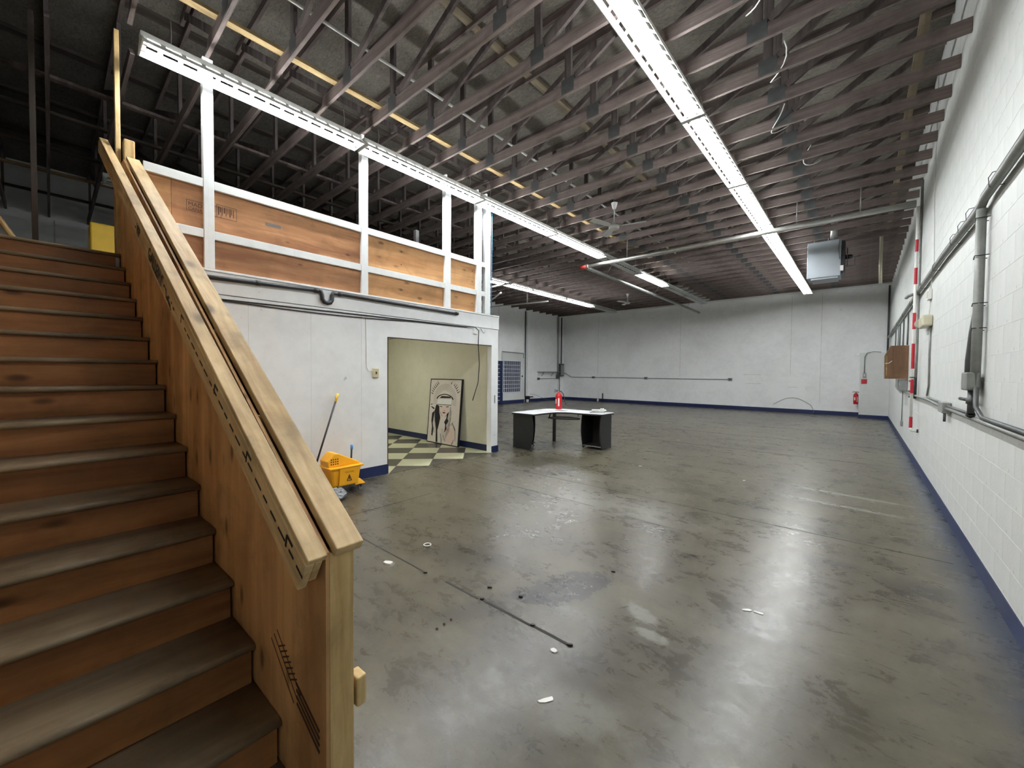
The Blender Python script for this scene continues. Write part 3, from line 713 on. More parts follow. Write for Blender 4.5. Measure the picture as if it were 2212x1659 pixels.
# ================================================================== services on the block wall
cb = thing('conduit_bundle', (.69, 10, 3.0), 'thick grey conduit bundle running the length of the block wall', 'conduit')
pts = [(.69, 2.6, 2.98), (.69, 4.85, 2.985), (.69, 5.0, 2.95), (.69, 7, 3.01), (.69, 9.7, 3.03), (.69, 20.3, 3.02)]
MB().tube(pts, .03, 10).build('conduit', 'conduit_grey', cb)
MB().tube([(p[0]-.005, p[1], p[2]+.035) for p in pts], .016, 8).build('conduit', 'conduit_dark', cb)
for y in (4.5, 5.35, 5.75, 6.2, 7.6, 9.0, 11, 13, 15, 17): MB().tube([(.735, y, 2.965), (.66, y, 2.965), (.656, y, 3.03), (.675, y, 3.065), (.735, y, 3.07)], .003, 5).build('strap', 'black_plastic', cb)
dp = thing('drop_conduit', (.69, 4.93, 1.3), 'thick grey drop conduit with a black valve on the block wall', 'conduit')
MB().tube([(.69, 4.93, 2.93), (.69, 4.92, 2.0), (.69, 4.93, 1.5)], .03, 10).build('conduit', 'conduit_grey', dp)
MB().tube([(.70, 5.02, 2.2), (.68, 5.06, 1.95), (.67, 5.10, 1.72), (.67, 5.10, 1.62)], .018, 8).build('flexible_hose', 'conduit_dark', dp)
MB().box(.64, .715, 4.90, 5.14, 1.47, 1.62).build('junction_box', 'conduit_grey', dp, bevel=.01)
MB().tube([(.68, 4.98, 1.47), (.68, 4.98, 1.28)], .022, 10).lathe([(.03, 0), (.03, .05)], (.68, 4.98, 1.36), 12).build('valve_body', 'conduit_dark', dp)
MB().tube([(.68, 4.98, 1.385), (.66, 5.30, 1.39)], .014, 8).build('valve_handle', 'black_plastic', dp)
MB().tube([(.68, 4.98, 1.28), (.685, 5.0, 1.265), (.69, 5.10, 1.262)], .026, 10).build('elbow', 'black_plastic', dp)
for z in (2.85, 2.55, 2.17, 1.97): MB().tube([(.735, 4.967, z-.01), (.66, 4.962, z-.01), (.657, 4.897, z+.005), (.735, 4.893, z+.005)], .004, 5).build('strap', 'black_plastic', dp)
lc = thing('wall_conduit', (.70, 8, 1.24), 'pair of grey conduits running low along the block wall', 'conduit')
MB().tube([(.70, 2.6, 1.235), (.70, 4.7, 1.235), (.70, 6.45, 1.235)], .018, 8).build('conduit', 'conduit_grey', lc)
MB().tube([(.695, 2.6, 1.27), (.695, 4.65, 1.27), (.69, 4.86, 1.34), (.69, 4.88, 1.5)], .016, 8).build('conduit', 'conduit_dark', lc)
MB().tube([(.705, 5.05, 1.265), (.705, 6.4, 1.262)], .014, 8).build('conduit', 'conduit_dark', lc)
MB().tube([(.70, 6.7, 1.235), (.70, 8.2, 1.26), (.70, 9.6, 1.25), (.70, 12, 1.25), (.70, 14.6, 1.25), (.70, 15.2, 1.30), (.70, 15.25, 1.55)], .018, 8).build('conduit', 'conduit_grey', lc)
MB().tube([(.72, 6.7, 1.27), (.72, 8.4, 1.29)], .014, 8).build('conduit', 'conduit_grey', lc)
MB().box(.665, .735, 6.42, 6.72, 1.18, 1.30).build('junction_box', 'box_grey', lc, bevel=.008)
MB().tube([(.69, 6.44, 1.19), (.69, 6.44, 1.09)], .012, 8).build('stub', 'conduit_dark', lc)
MB().box(.67, .735, 10.2, 10.4, 1.19, 1.31).build('junction_box', 'cream_plastic', lc, bevel=.008)
tag(MB().tube([(.725, 8.35, 2.32), (.725, 8.38, 1.9), (.725, 8.33, 1.45), (.725, 8.5, 1.30)], .012, 7).build('lamp_cable', 'conduit_grey'), 'thin grey cable dropping from the emergency lamp', 'cable')
tag(MB().tube([(.728, 8.5, 6.0), (.728, 8.5, 4.2), (.728, 8.25, 3.15), (.728, 8.55, 2.86)], .007, 6).build('lamp_cable', 'white_plastic'), 'thin white cable dropping from the ceiling to the socket box', 'cable')
ob = thing('socket_box', (.72, 8.55, 2.8), 'white socket box on the block wall above the emergency lamp', 'socket')
MB().box(.70, .738, 8.45, 8.68, 2.72, 2.87).build('box_body', 'white_plastic', ob, bevel=.006); MB().box(.694, .7, 8.50, 8.63, 2.75, 2.84).build('face_plate', 'cream_plastic', ob)
MB().tube([(.725, 8.56, 2.72), (.725, 8.56, 2.475)], .009, 6).build('cable', 'white_plastic', ob)
el = thing('emergency_light', (.68, 8.6, 2.33), 'cream emergency lamp unit with a clear dome on the block wall', 'lamp')
MB().box(.63, .738, 8.25, 8.75, 2.31, 2.47).build('body', 'cream_plastic', el, bevel=.02)
MB().lathe([(.075, 0), (.078, .10), (.06, .22), (.03, .28), (.005, .30)], (.665, 8.752, 2.395), 16, 'Y').build('dome', 'lens_clear', el)
MB().box(.628, .631, 8.40, 8.60, 2.34, 2.44).build('label_plate', 'plate_brass', el)
pipe('wall_riser', [(.705, 9.95, 4.98), (.705, 9.95, 3.0), (.705, 9.93, 2.0), (.70, 9.9, 1.45)], .02, 'conduit_grey', 'grey riser pipe between the striped pipe and emergency lamp')
rv = thing('riser_valve', (.69, 9.9, 1.35), 'dark valve fitting at the foot of the grey riser', 'valve')
MB().tube([(.69, 9.9, 1.56), (.69, 9.9, 1.2)], .03, 8).build('valve_body', 'dark_steel', rv)
for z in (1.5, 1.32, 1.22): MB().tube([(.69, 9.9, z), (.64, 10.1, z)], .016, 6).build('valve_arm', 'dark_steel', rv)
rp = thing('striped_pipe', (.643, 9.67, .68), 'white standpipe with red bands in front of the block wall', 'pipe')
MB().tube([(.643, 9.67, 4.44), (.643, 9.67, 2.5), (.643, 9.67, .70)], .021, 10).build('pipe', 'white_plastic', rp)
MB().tube([(.643, 9.67, .71), (.643, 9.67, .67), (.66, 9.67, .655), (.735, 9.67, .655)], .021, 10).build('elbow', 'white_plastic', rp)
MB().lathe([(.03, 0), (.03, .02)], (.715, 9.67, .655), 12, 'X').build('flange', 'dark_steel', rp)
for z0, z1 in ((3.693, 3.899), (3.147, 3.424), (2.387, 2.664), (1.715, 2.142), (1.295, 1.533), (0.709, 0.891)):
    MB().tube([(.643, 9.67, z0), (.643, 9.67, z1)], .0225, 10, False).build('red_band', 'tape_red', rp)
MB().tube([(.62, 9.66, 1.96), (.66, 9.66, 1.96)], .008, 6).build('clamp', 'dark_steel', rp); MB().lathe([(.034, 0), (.034, .015)], (.643, 9.67, 1.56), 12).build('clamp', 'black_plastic', rp)
MB().tube([(.643, 9.67, 4.44), (.643, 9.67, 4.455)], .022, 10).build('top_link', 'pipe_steel', rp)
# plywood cabinet and panel on the wall
pc = thing('plywood_cabinet', (.55, 12.3, 1.53), 'brown plywood box with a cut corner on the block wall', 'cabinet')
MB().prism([(.378, 1.53), (.738, 1.53), (.738, 2.25), (.455, 2.25), (.37, 2.05)], 'Y', 12.05, 12.06).build('front_panel', 'cabinet_wood', pc)
MB().prism([(.378, 1.53), (.738, 1.53), (.738, 2.25), (.455, 2.25), (.37, 2.05)], 'Y', 12.061, 12.7).build('box_body', 'cabinet_wood', pc)
MB().box(.39, .40, 12.04, 12.049, 1.6, 2.03).build('edge_strip', 'pine_rail', pc)
MB().tube([(.37, 12.04, 1.86), (.43, 12.035, 1.87), (.48, 12.04, 1.92)], .006, 6).build('pull_cord', 'white_plastic', pc)
tag(MB().box(.60, .738, 12.1, 12.6, 1.28, 1.52).build('meter_box', 'box_grey', bevel=.006), 'grey metal box below the plywood cabinet', 'box')
ORD5 = {12.15: 'first', 13.4: 'second', 14.6: 'third', 15.3: 'fourth', 16.4: 'fifth'}
for y, z1, m in ((12.15, 3.0, 'conduit_dark'), (13.4, 3.0, 'conduit_dark'), (14.6, 3.0, 'conduit_dark'), (15.3, 3.0, 'conduit_grey'), (16.4, 3.0, 'conduit_dark')):
    pipe('feeder_conduit', [(.715, y, 2.26 if y < 12.7 else 1.7), (.715, y, 2.4), (.715, y, z1-.06)], .016, m, ('pale' if m == 'conduit_grey' else 'dark')+' feeder conduit, '+ORD5[y]+' from the plywood cabinet towards the far wall', 'conduit', 'feeder conduits above the cabinet')
MB().tube([(.67, 9.95, 3.03), (.60, 10.2, 3.04), (.58, 10.45, 3.04)], .028, 10).build('elbow_stub', 'conduit_grey', cb)
so = thing('low_socket', (.72, 13.1, .48), 'small grey socket low on the block wall with its conduit', 'socket')
MB().box(.70, .738, 13.0, 13.25, .42, .54).build('box_body', 'box_grey', so, bevel=.004); MB().tube([(.72, 13.12, .54), (.72, 13.12, 1.23)], .011, 6).build('conduit', 'conduit_grey', so)
pipe('corner_pipe', [(.69, 20.6, 2.45), (.69, 20.6, 4.98)], .03, 'conduit_dark', 'dark vertical pipe in the far right corner')
# on the corner enclosure
pipe('enclosure_conduit', [(.5, 19.98, 2.47), (.3, 19.97, 2.49), (.12, 19.97, 2.45), (.05, 19.98, 2.3), (.05, 19.98, 1.70)], .013, 'conduit_grey', 'thin conduit bending down the corner enclosure to a switch', 'conduit')
sw = thing('switch_box', (.05, 19.97, 1.62), 'grey switch box on the corner enclosure', 'switch')
MB().box(.01, .10, 19.95, 19.999, 1.54, 1.70).build('box_body', 'box_grey', sw, bevel=.004); MB().box(.045, .065, 19.94, 19.951, 1.59, 1.65).build('toggle', 'white_plastic', sw)
tag(MB().box(-.03, .13, 19.985, 19.999, 1.30, 1.47).build('red_sign', 'tape_red'), 'small square red sign on the corner enclosure', 'sign')
tag(MB().box(-.20, -.085, 20.05, 20.12, 2.36, 2.44).build('sensor_box', 'white_plastic', bevel=.01), 'small white sensor at the top edge of the corner enclosure', 'sensor')

def extinguisher(x, y, z, r, hgt, label, hang=False):
    e = thing('fire_extinguisher', (x, y, z), label, 'extinguisher')
    b = MB().lathe([(r*.9, z), (r, z+.01), (r, z+hgt*.68), (r*.92, z+hgt*.75), (r*.6, z+hgt*.82), (r*.32, z+hgt*.86), (r*.32, z+hgt*.9)], (x, y, 0), 20).build('cylinder', 'red_paint', e)
    MB().lathe([(.02, z+hgt*.89), (.024, z+hgt*.93), (.018, z+hgt*.96)], (x, y, 0), 10).build('valve', 'pipe_steel', e)
    MB().bar((x, y, z+hgt*.96), (x-.10, y-.03, z+hgt*1.0), .02, .012).build('lever', 'black_plastic', e)
    MB().bar((x, y, z+hgt*.93), (x-.11, y-.03, z+hgt*.90), .02, .012).build('carry_handle', 'black_plastic', e)
    MB().tube([(x+.01, y-.01, z+hgt*.95), (x+.07, y-.01, z+hgt*.94), (x+.13, y-.01, z+hgt*.80), (x+.16, y-.01, z+hgt*.6), (x+.18, y-.01, z+hgt*.42)], .011, 8).build('hose', 'black_plastic', e)
    MB().tube([(x+.18, y-.01, z+hgt*.44), (x+.187, y-.01, z+hgt*.38), (x+.20, y-.01, z+hgt*.27)], [.009, .012, .016], 8).build('nozzle', 'dark_steel', e)
    for a0, a1, z0, z1 in ((-2.25, -1.75, .30, .53), (-1.15, -.80, .17, .58)):
        m = MB(); n = 5; vs = []
        for i in range(n+1):
            a = a0+(a1-a0)*i/n
            for zz in (z0, z1): vs.append((x+(r+.001)*math.cos(a), y+(r+.001)*math.sin(a), z+hgt*zz))
        m.add(vs, [(2*i, 2*i+2, 2*i+3, 2*i+1) for i in range(n)]); m.build('label_sticker', 'paper', b)
    return e

# ================================================================== far wall services
bc_ = thing('surface_conduit', (-9, YB-.03, 1.38), 'thin grey conduit with three outlet boxes along the far wall', 'conduit')
MB().tube([(-13.85, YB-.03, 1.62), (-13.7, YB-.03, 1.60), (-13.3, YB-.03, 1.385), (-4.62, YB-.03, 1.372)], .016, 6).build('conduit', 'conduit_grey', bc_)
for x in (-11.77, -8.64, -4.62): 
    ob = MB().box(x-.09, x+.09, YB-.055, YB-.001, 1.32, 1.44).build('outlet_box', 'box_grey', bc_, bevel=.006); MB().box(x-.05, x+.05, YB-.058, YB-.054, 1.345, 1.415).build('outlet_face', 'conduit_dark', ob)
pipe('wall_stub', [(-11.15, YB-.05, .02), (-11.15, YB-.05, .48)], .035, 'pipe_abs', 'short dark pipe stub standing against the far wall')
wt = thing('white_post_foot', (-11.42, YB-.1, 0), 'small white fitting on the floor below the far wall seam', 'fitting')
MB().lathe([(.05, 0), (.055, .1), (.03, .16)], (-11.42, YB-.1, 0), 12).build('foot', 'white_plastic', wt); MB().tube([(-11.42, YB-.1, .15), (-11.40, YB-.06, .35), (-11.44, YB-.05, .6)], .012, 6).build('tail', 'white_plastic', wt)
tag(MB().tube([(-2.9+.10*i, YB-.012, .32+.32*math.sin(i*.23)) for i in range(14)]+[(-1.55, YB-.02, .30), (-1.48, YB-.03, .12), (-1.52, YB-.05, .02)], .009, 6).build('coiled_wire', 'conduit_grey'), 'loose grey wire hanging in an arc on the far wall', 'wire')
# back-left corner
for y, r_, m, ze in ((20.04, .025, 'conduit_grey', 1.53), (20.16, .02, 'conduit_grey', 1.53), (20.45, .04, 'conduit_dark', 2.19)):
    pipe('corner_conduit', [(WL+.05, y, 4.98), (WL+.05, y, 2.6), (WL+.05, y, ze)], r_, m, {20.04: 'grey vertical conduit beside the wall shelf', 20.16: 'thin grey conduit between its neighbours in the far left corner', 20.45: 'thick dark conduit above the corner switch box'}[y], 'conduit', 'corner conduits')
eb = thing('disconnect_box', (WL+.06, 20.4, 1.45), 'dark grey electrical switch box in the far left corner', 'electrical box')
MB().box(WL+.001, WL+.14, 20.25, 20.62, 1.42, 2.18).build('box_body', 'conduit_dark', eb, bevel=.01); MB().box(WL+.14, WL+.15, 20.29, 20.58, 1.48, 2.1).build('cover', 'box_grey', eb)
MB().box(WL+.001, WL+.10, 19.95, 20.22, 1.28, 1.52).build('side_box', 'conduit_dark', eb, bevel=.01)
MB().tube([(WL+.05, 20.28, 1.42), (WL+.05, 20.28, .1)], .02, 8).build('conduit', 'conduit_dark', eb)
MB().tube([(WL+.03, 18.2, 1.28), (WL+.03, 20.0, 1.285)], .014, 6).build('conduit', 'conduit_grey', eb); MB().box(WL+.001, WL+.05, 18.12, 18.3, 1.22, 1.34).build('outlet_box', 'conduit_dark', eb)
sh = thing('wall_shelf', (WL+.1, 19.1, 1.6), 'small grey wall shelf on brackets near the far left corner', 'shelf')
MB().box(WL+.001, WL+.22, 18.1, 20.1, 1.66, 1.685).build('board', 'conduit_grey', sh); MB().box(WL+.001, WL+.02, 18.15, 20.05, 1.42, 1.66).build('back_board', 'rail_white', sh)
for y in (18.5, 19.45): MB().bar((WL+.01, y, 1.42), (WL+.2, y, 1.65), .02, .02).build('bracket', 'conduit_dark', sh)
dpipe = pipe('down_pipe', [(WL+.06, 16.97, 4.95), (WL+.06, 16.97, .3)], .035, 'conduit_dark', 'dark down pipe on the left wall beside the door')
tag(MB().box(WL+.001, WL+.05, 17.12, 17.22, .2, 4.95).build('cover_strip', 'rail_white'), 'white cover strip beside the down pipe', 'strip')
pm_ = thing('floor_valve', (WL+.15, 17.1, 0), 'black valve on a white foot below the down pipe', 'valve')
MB().lathe([(.08, 0), (.08, .14), (.05, .17)], (WL+.12, 17.1, 0), 12).build('foot', 'white_plastic', pm_); MB().box(WL+.02, WL+.22, 17.0, 17.2, .17, .34).build('valve_body', 'black_plastic', pm_, bevel=.01); MB().tube([(WL+.12, 17.1, .27), (WL+.14, 17.55, .29)], .03, 8).build('lever', 'black_plastic', pm_)
tag(MB().tube([(WL+.2, 17.2, .45), (WL+.25, 17.6, .4), (WL+.5, 18.3, .12), (WL+.9, 18.7, .015), (WL+1.6, 18.9, .012)], .008, 6).build('floor_wire', 'conduit_grey'), 'thin wire trailing from the left wall to the floor', 'wire')
# barred door
dr = MB().box(WL+.001, WL+.05, 15.12, 16.95, .0, 2.62).build('door_1', 'wall_white'); struct(dr, 'white door with a barred window in the left wall')
fr = MB().box(WL+.05, WL+.07, 14.95, 15.16, 0, 2.2).build('door_post', 'blue_paint', dr)
MB().box(WL+.05, WL+.06, 15.16, 16.9, 0, .17).build('blue_sill', 'blue_paint', dr)
MB().box(WL+.05, WL+.058, 15.20, 16.55, .60, 2.21).build('glass_pane', 'glass_dark', dr)
fm = MB().box(WL+.055, WL+.075, 15.15, 15.20, .58, 2.23).box(WL+.055, WL+.075, 16.55, 16.60, .58, 2.23).box(WL+.055, WL+.075, 15.15, 16.60, .56, .60).box(WL+.055, WL+.075, 15.15, 16.60, 2.21, 2.24).build('grille_frame', 'grille_white', dr)
for k in range(8): y = 15.30+k*.162; MB().box(WL+.06, WL+.075, y-.013, y+.013, .60, 2.21).build('grille_bar', 'grille_white', dr)
for k in range(1, 8): z = .60+k*.2; MB().box(WL+.06, WL+.078, 15.2, 16.5, z-.009, z+.009).build('grille_bar', 'grille_white', dr)
MB().tube([(WL+.06, 15.1, 2.68), (WL+.06, 16.8, 2.66), (WL+.06, 16.82, 2.4)], .018, 6).build('track_rail', 'conduit_grey', dr)
MB().box(WL+.05, WL+.09, 16.68, 16.74, 1.38, 1.46).build('lock', 'dark_steel', dr)
sg_ = MB().box(WL+.05, WL+.06, 14.5, 14.94, .05, 2.2).build('side_light', 'glass_dark', dr)
for k in range(10): z = .2+k*.2; MB().box(WL+.06, WL+.075, 14.5, 14.94, z-.009, z+.009).build('grille_bar', 'grille_white', dr)

# ================================================================== mezzanine wall services
dw = thing('drain_pipe', (MX+.04, 2.9, 2.6), 'black drain pipe with a trap under the mezzanine ledge', 'pipe')
MB().tube([(MX+.045, .75, 2.60), (MX+.045, 2.36, 2.655)], .026, 10).build('pipe', 'pipe_abs', dw)
MB().tube([(MX+.045, 2.34, 2.655), (MX+.045, 2.385, 2.65), (MX+.045, 2.40, 2.60), (MX+.045, 2.405, 2.55), (MX+.045, 2.43, 2.515), (MX+.045, 2.47, 2.505), (MX+.045, 2.51, 2.515), (MX+.045, 2.53, 2.55), (MX+.045, 2.535, 2.61), (MX+.045, 2.55, 2.648), (MX+.045, 2.60, 2.652)], .028, 10).build('trap', 'pipe_abs', dw)
MB().tube([(MX+.045, 2.58, 2.652), (MX+.045, 4.80, 2.632)], .024, 10).build('pipe', 'pipe_abs', dw)
for y in (1.62, 2.30, 2.62, 4.74): MB().tube([(MX+.045, y, 2.63 if y < 2 else 2.65 if y < 3 else 2.633), (MX+.045, y+.05, 2.632 if y < 2 else 2.652 if y < 3 else 2.632)], .031, 10).build('coupling', 'pipe_abs', dw)
for dz, sag, lab in ((0, .0, 'black cable strung along the white mezzanine wall'), (-.012, .03, 'sagging black cable below the drain pipe')):
    pts = [(MX+.015, .8+.2225*i, 2.385+.045*(i/20)+dz-sag*math.sin(math.pi*min(1, max(0, (i-2)/12)))) for i in range(20)]
    tag(MB().tube(pts, .008, 6).build('wall_cable', 'black_plastic'), lab, 'cable')
tag(MB().tube([(MX+.014, 5.0, 2.425), (MX+.05, 5.22, 2.43), (MX+.05, 5.31, 2.38), (MX+.02, 5.33, 2.1), (MX+.02, 5.36, 1.75), (MX+.02, 5.33, 1.4), (MX+.02, 5.19, 1.06)], .008, 6).build('hanging_cable', 'black_plastic'), 'black cable end hanging down across the alcove opening', 'cable')
tag(MB().box(MX+.001, MX+.035, 5.21, 5.29, 2.31, 2.42).build('cable_clip_box', 'white_plastic', bevel=.004), 'small white junction box beside the hanging cable', 'box')
tag(MB().tube([(MX+.012, 5.40, 2.43), (MX+.025, 5.42, 2.38), (MX+.03, 5.47, 2.34), (MX+.025, 5.50, 2.38)], .006, 6).build('wall_hook', 'conduit_grey'), 'small metal hook on the mezzanine wall corner', 'hook')
ls = thing('light_switch', (MX+.01, 3.2, 1.57), 'cream light switch beside the alcove opening', 'switch')
MB().box(MX+.001, MX+.035, 3.155, 3.245, 1.50, 1.635).build('switch_plate', 'plate_brass', ls, bevel=.004); MB().box(MX+.035, MX+.042, 3.19, 3.21, 1.55, 1.585).build('toggle', 'ink_brown', ls)
MB().tube([(MX+.006, 3.05, 2.37), (MX+.006, 3.055, 2.0), (MX+.006, 3.06, 1.66), (MX+.006, 3.09, 1.60), (MX+.006, 3.155, 1.58)], .005, 6).build('switch_wire', 'white_plastic', ls)

# ================================================================== framed print leaning in the alcove
AW, AH = 1.08, 1.44
art = thing('leaning_print', (-6.93, 5.6, .006), 'tall framed black and white print of a feather headdress leaning in the alcove', 'picture')
lean = math.atan2(.12, AH)
MA = frame((-7.47, 5.615, .006), (1, -.004, 0), (0, math.sin(lean), math.cos(lean)))   # x right, y up, normal towards the hall
def amb(mb, name, mat, parent=art): return MB.build(mb, name, mat, parent, M=MA)
amb(MB().box(.02, AW-.02, .02, AH-.02, -.03, -.004), 'canvas', 'canvas')
fr = MB().box(0, .02, 0, AH, -.045, 0).box(AW-.02, AW, 0, AH, -.045, 0).box(.02, AW-.02, 0, .02, -.045, 0).box(.02, AW-.02, AH-.02, AH, -.045, 0)
amb(fr, 'frame', 'ink_black')
def shape(pts, z=-.0035): return [(p[0]*AW, p[1]*AH, z) for p in pts]
def ink(polys, name, mat, z0=-.0039, z1=-.0032):
    mb = MB()
    for p in polys: mb.prism([(a*AW, b*AH) for a, b in p], 'Z', z0, z1)
    return amb(mb, name, mat)
def stroke(x0, y0, x1, y1, w0, w1):
    d = Vector(((x1-x0)*AW, (y1-y0)*AH)); l = d.length or 1; nx, ny = -d.y/l, d.x/l
    return [(x0+nx*w0/AW, y0+ny*w0/AH), (x0-nx*w0/AW, y0-ny*w0/AH), (x1-nx*w1/AW, y1-ny*w1/AH), (x1+nx*w1/AW, y1+ny*w1/AH)]
RA = random.Random(3); feathers, grey = [], []
cxh, cyh = .50, .66
for k in range(33):
    a = math.radians(-12+204*k/32); r0 = .40+RA.uniform(-.02, .02); r1 = r0+RA.uniform(.06, .13)
    ex = lambda r: (cxh+r*math.cos(a)*1.02, cyh+r*math.sin(a)*.74)
    p, q_ = ex(r0), ex(min(r1, .50)); 
    if .04 < q_[0] < .96 and q_[1] < .97: feathers.append(stroke(*p, *q_, .012, .003))
    p, q_ = ex(.22), ex(.36); grey.append(stroke(*p, *q_, .002, .004))
ink(feathers, 'feather_tips', 'ink_black'); ink(grey, 'feather_quills', 'ink_grey')
band_ = []
for k in range(12):
    a0, a1 = math.radians(12+13*k), math.radians(12+13*(k+1)); f = lambda a, r: (cxh+.005+r*math.cos(a)*.28, .67+r*math.sin(a)*.10)
    band_.append([f(a0, 1), f(a1, 1), f(a1, .86), f(a0, .86)])
band_.append([(.33, .70), (.70, .71), (.66, .735), (.40, .735)])
band_.append(stroke(.27, .60, .72, .605, .006, .006))
ink(band_, 'headband', 'ink_black')
ink([[(.27, .61), (.71, .615), (.71, .69), (.28, .68)]], 'brow_cloth', 'paper', -.0040, -.0036)
ink([[(.34, .58), (.66, .585), (.63, .48), (.55, .42), (.46, .42), (.38, .49)]], 'face_tone', 'canvas_pink', -.0040, -.0036)
ink([[(.60, .25), (.86, .27), (.84, .03), (.62, .03)]], 'shoulder_tone', 'canvas_pink', -.0040, -.0036)
face = [stroke(.36, .575, .44, .57, .008, .008), stroke(.56, .573, .64, .58, .008, .008), stroke(.49, .52, .53, .515, .004, .004), [(.44, .485), (.50, .492), (.57, .485), (.51, .47)], stroke(.38, .49, .46, .42, .004, .004), stroke(.63, .48, .55, .42, .004, .004)]
ink(face, 'face_lines', 'ink_black')
hair = [[(.24, .60), (.34, .58), (.36, .48), (.40, .40), (.37, .30), (.33, .20), (.36, .02), (.30, .02), (.28, .22), (.22, .36), (.20, .50)],
        [(.60, .47), (.66, .50), (.63, .40), (.66, .36), (.60, .30), (.62, .24), (.56, .18), (.57, .30), (.53, .34), (.59, .40)],
        [(.12, .46), (.20, .50), (.19, .42), (.16, .30), (.20, .22), (.18, .10), (.14, .12), (.15, .24), (.11, .34)],
        stroke(.78, .34, .88, .24, .008, .012), stroke(.88, .24, .90, .08, .006, .004), stroke(.74, .30, .80, .36, .006, .003),
        stroke(.70, .58, .72, .40, .006, .004), stroke(.72, .40, .66, .22, .005, .004), stroke(.44, .16, .48, .02, .006, .010), stroke(.52, .14, .60, .04, .005, .004),
        [(.06, .56), (.16, .52), (.20, .535), (.12, .56)], stroke(.80, .02, .86, .10, .010, .004)]
ink(hair, 'hair_shadow', 'ink_black')
ink([stroke(.68+.012*k, .56-.01*k, .60+.02*k, .10+.02*k, .002, .004) for k in range(6)]+[stroke(.16+.02*k, .48, .14+.03*k, .16, .002, .003) for k in range(5)]+[stroke(.46+.03*k, .24, .50+.03*k, .06, .003, .002) for k in range(5)], 'braid_lines', 'ink_grey')

# ================================================================== mop bucket
bk = thing('mop_bucket', (-5.15, 2.5, 0), 'yellow wheeled mop bucket with side press wringer by the mezzanine wall', 'bucket')
def taper(x0, x1, y0, y1, z0, X0, X1, Y0, Y1, z1, th=.0):
    return [(x0, y0, z0), (x1, y0, z0), (x1, y1, z0), (x0, y1, z0), (X0, Y0, z1), (X1, Y0, z1), (X1, Y1, z1), (X0, Y1, z1)], [(0, 3, 2, 1), (4, 5, 6, 7), (0, 1, 5, 4), (1, 2, 6, 5), (2, 3, 7, 6), (3, 0, 4, 7)]
body = MB().add(*taper(-5.27, -5.04, 2.33, 2.67, .09, -5.31, -5.0, 2.29, 2.71, .345)).build('tub', 'yellow_plastic', bk, bevel=.03)
MB().box(-5.33, -4.98, 2.27, 2.73, .335, .362).build('rim', 'yellow_plastic', bk, bevel=.01)
MB().add(*taper(-5.30, -5.01, 2.62, 2.77, .085, -5.27, -5.03, 2.60, 2.70, .16)).build('skirt', 'yellow_plastic', bk, bevel=.01)
MB().add(*taper(-5.035, -5.008, 2.40, 2.66, .11, -5.0, -4.985, 2.40, 2.68, .335)).build('front_panel', 'yellow_plastic', bk, bevel=.012)
wr_ = MB().prism([(2.28, .36), (2.70, .36), (2.70, .385), (2.42, .525), (2.36, .535), (2.27, .44)], 'X', -5.27, -5.04).build('wringer', 'yellow_plastic', bk, bevel=.012)
for i in range(4):
    for j in range(3): MB().lathe([(.009, 0), (.009, .003)], (-5.041, 2.315+.028*i, .40+.03*j), 8, 'X').build('drain_hole', 'ink_brown', wr_)
MB().tube([(-5.15, 2.60, .39), (-5.15, 2.635, .42), (-5.15, 2.64, .545)], .012, 8).build('press_lever', 'black_plastic', bk)
MB().tube([(-5.15, 2.64, .54), (-5.15, 2.643, .60)], .017, 8).build('lever_grip', 'blue_grip', bk)
for x, y in ((-5.24, 2.36), (-5.04, 2.40), (-5.26, 2.70), (-5.06, 2.72)):
    wm = MB().lathe([(.036, -.012), (.038, 0), (.036, .012)], (x, y, .038), 14, 'X').build('wheel', 'wheel_grey', bk); MB().bar((x, y, .038), (x, y-.015, .10), .03, .02, (0, 1, 0)).build('caster_fork', 'black_plastic', bk)
FB = frame((-4.989, 2.47, .275), (.0, 1, 0), (-.06, 0, 1))
text_mesh('CAUTION', .026, FB, 'ink_brown', 'caution_lettering', body)
ring = MB()
for a, b in (((2.50, .17), (2.53, .245)), ((2.53, .245), (2.56, .17)), ((2.56, .17), (2.50, .17))): ring.bar((-4.993-.0, a[0], a[1]), (-4.993, b[0], b[1]), .006, .006, (1, 0, 0))
ring.bar((-4.993, 2.53, .185), (-4.993, 2.53, .222), .008, .006, (1, 0, 0))
ring.build('caution_emblem', 'ink_brown', body)
mp = thing('mop', (-5.3, 2.2, 0), 'mop with black pole and yellow tip leaning on the white mezzanine wall', 'mop')
MB().tube([(-5.27, 2.12, .06), (-5.452, 2.565, 1.165)], .0125, 8).build('pole', 'black_plastic', mp)
MB().tube([(-5.452, 2.565, 1.165), (-5.47, 2.61, 1.275)], [.015, .016], 10).build('pole_tip', 'mop_yellow', mp)
mh = MB()
for k in range(40):
    a = R.uniform(0, 6.28); d = R.uniform(.05, .16); mh.tube([(-5.27, 2.12, .08), (-5.27+d*.6*math.cos(a), 2.12+d*.6*math.sin(a), .06), (-5.27+d*math.cos(a), 2.12+d*math.sin(a), .008)], .006, 5)
mh.build('mop_strands', 'paper_grey', mp, kind='stuff')
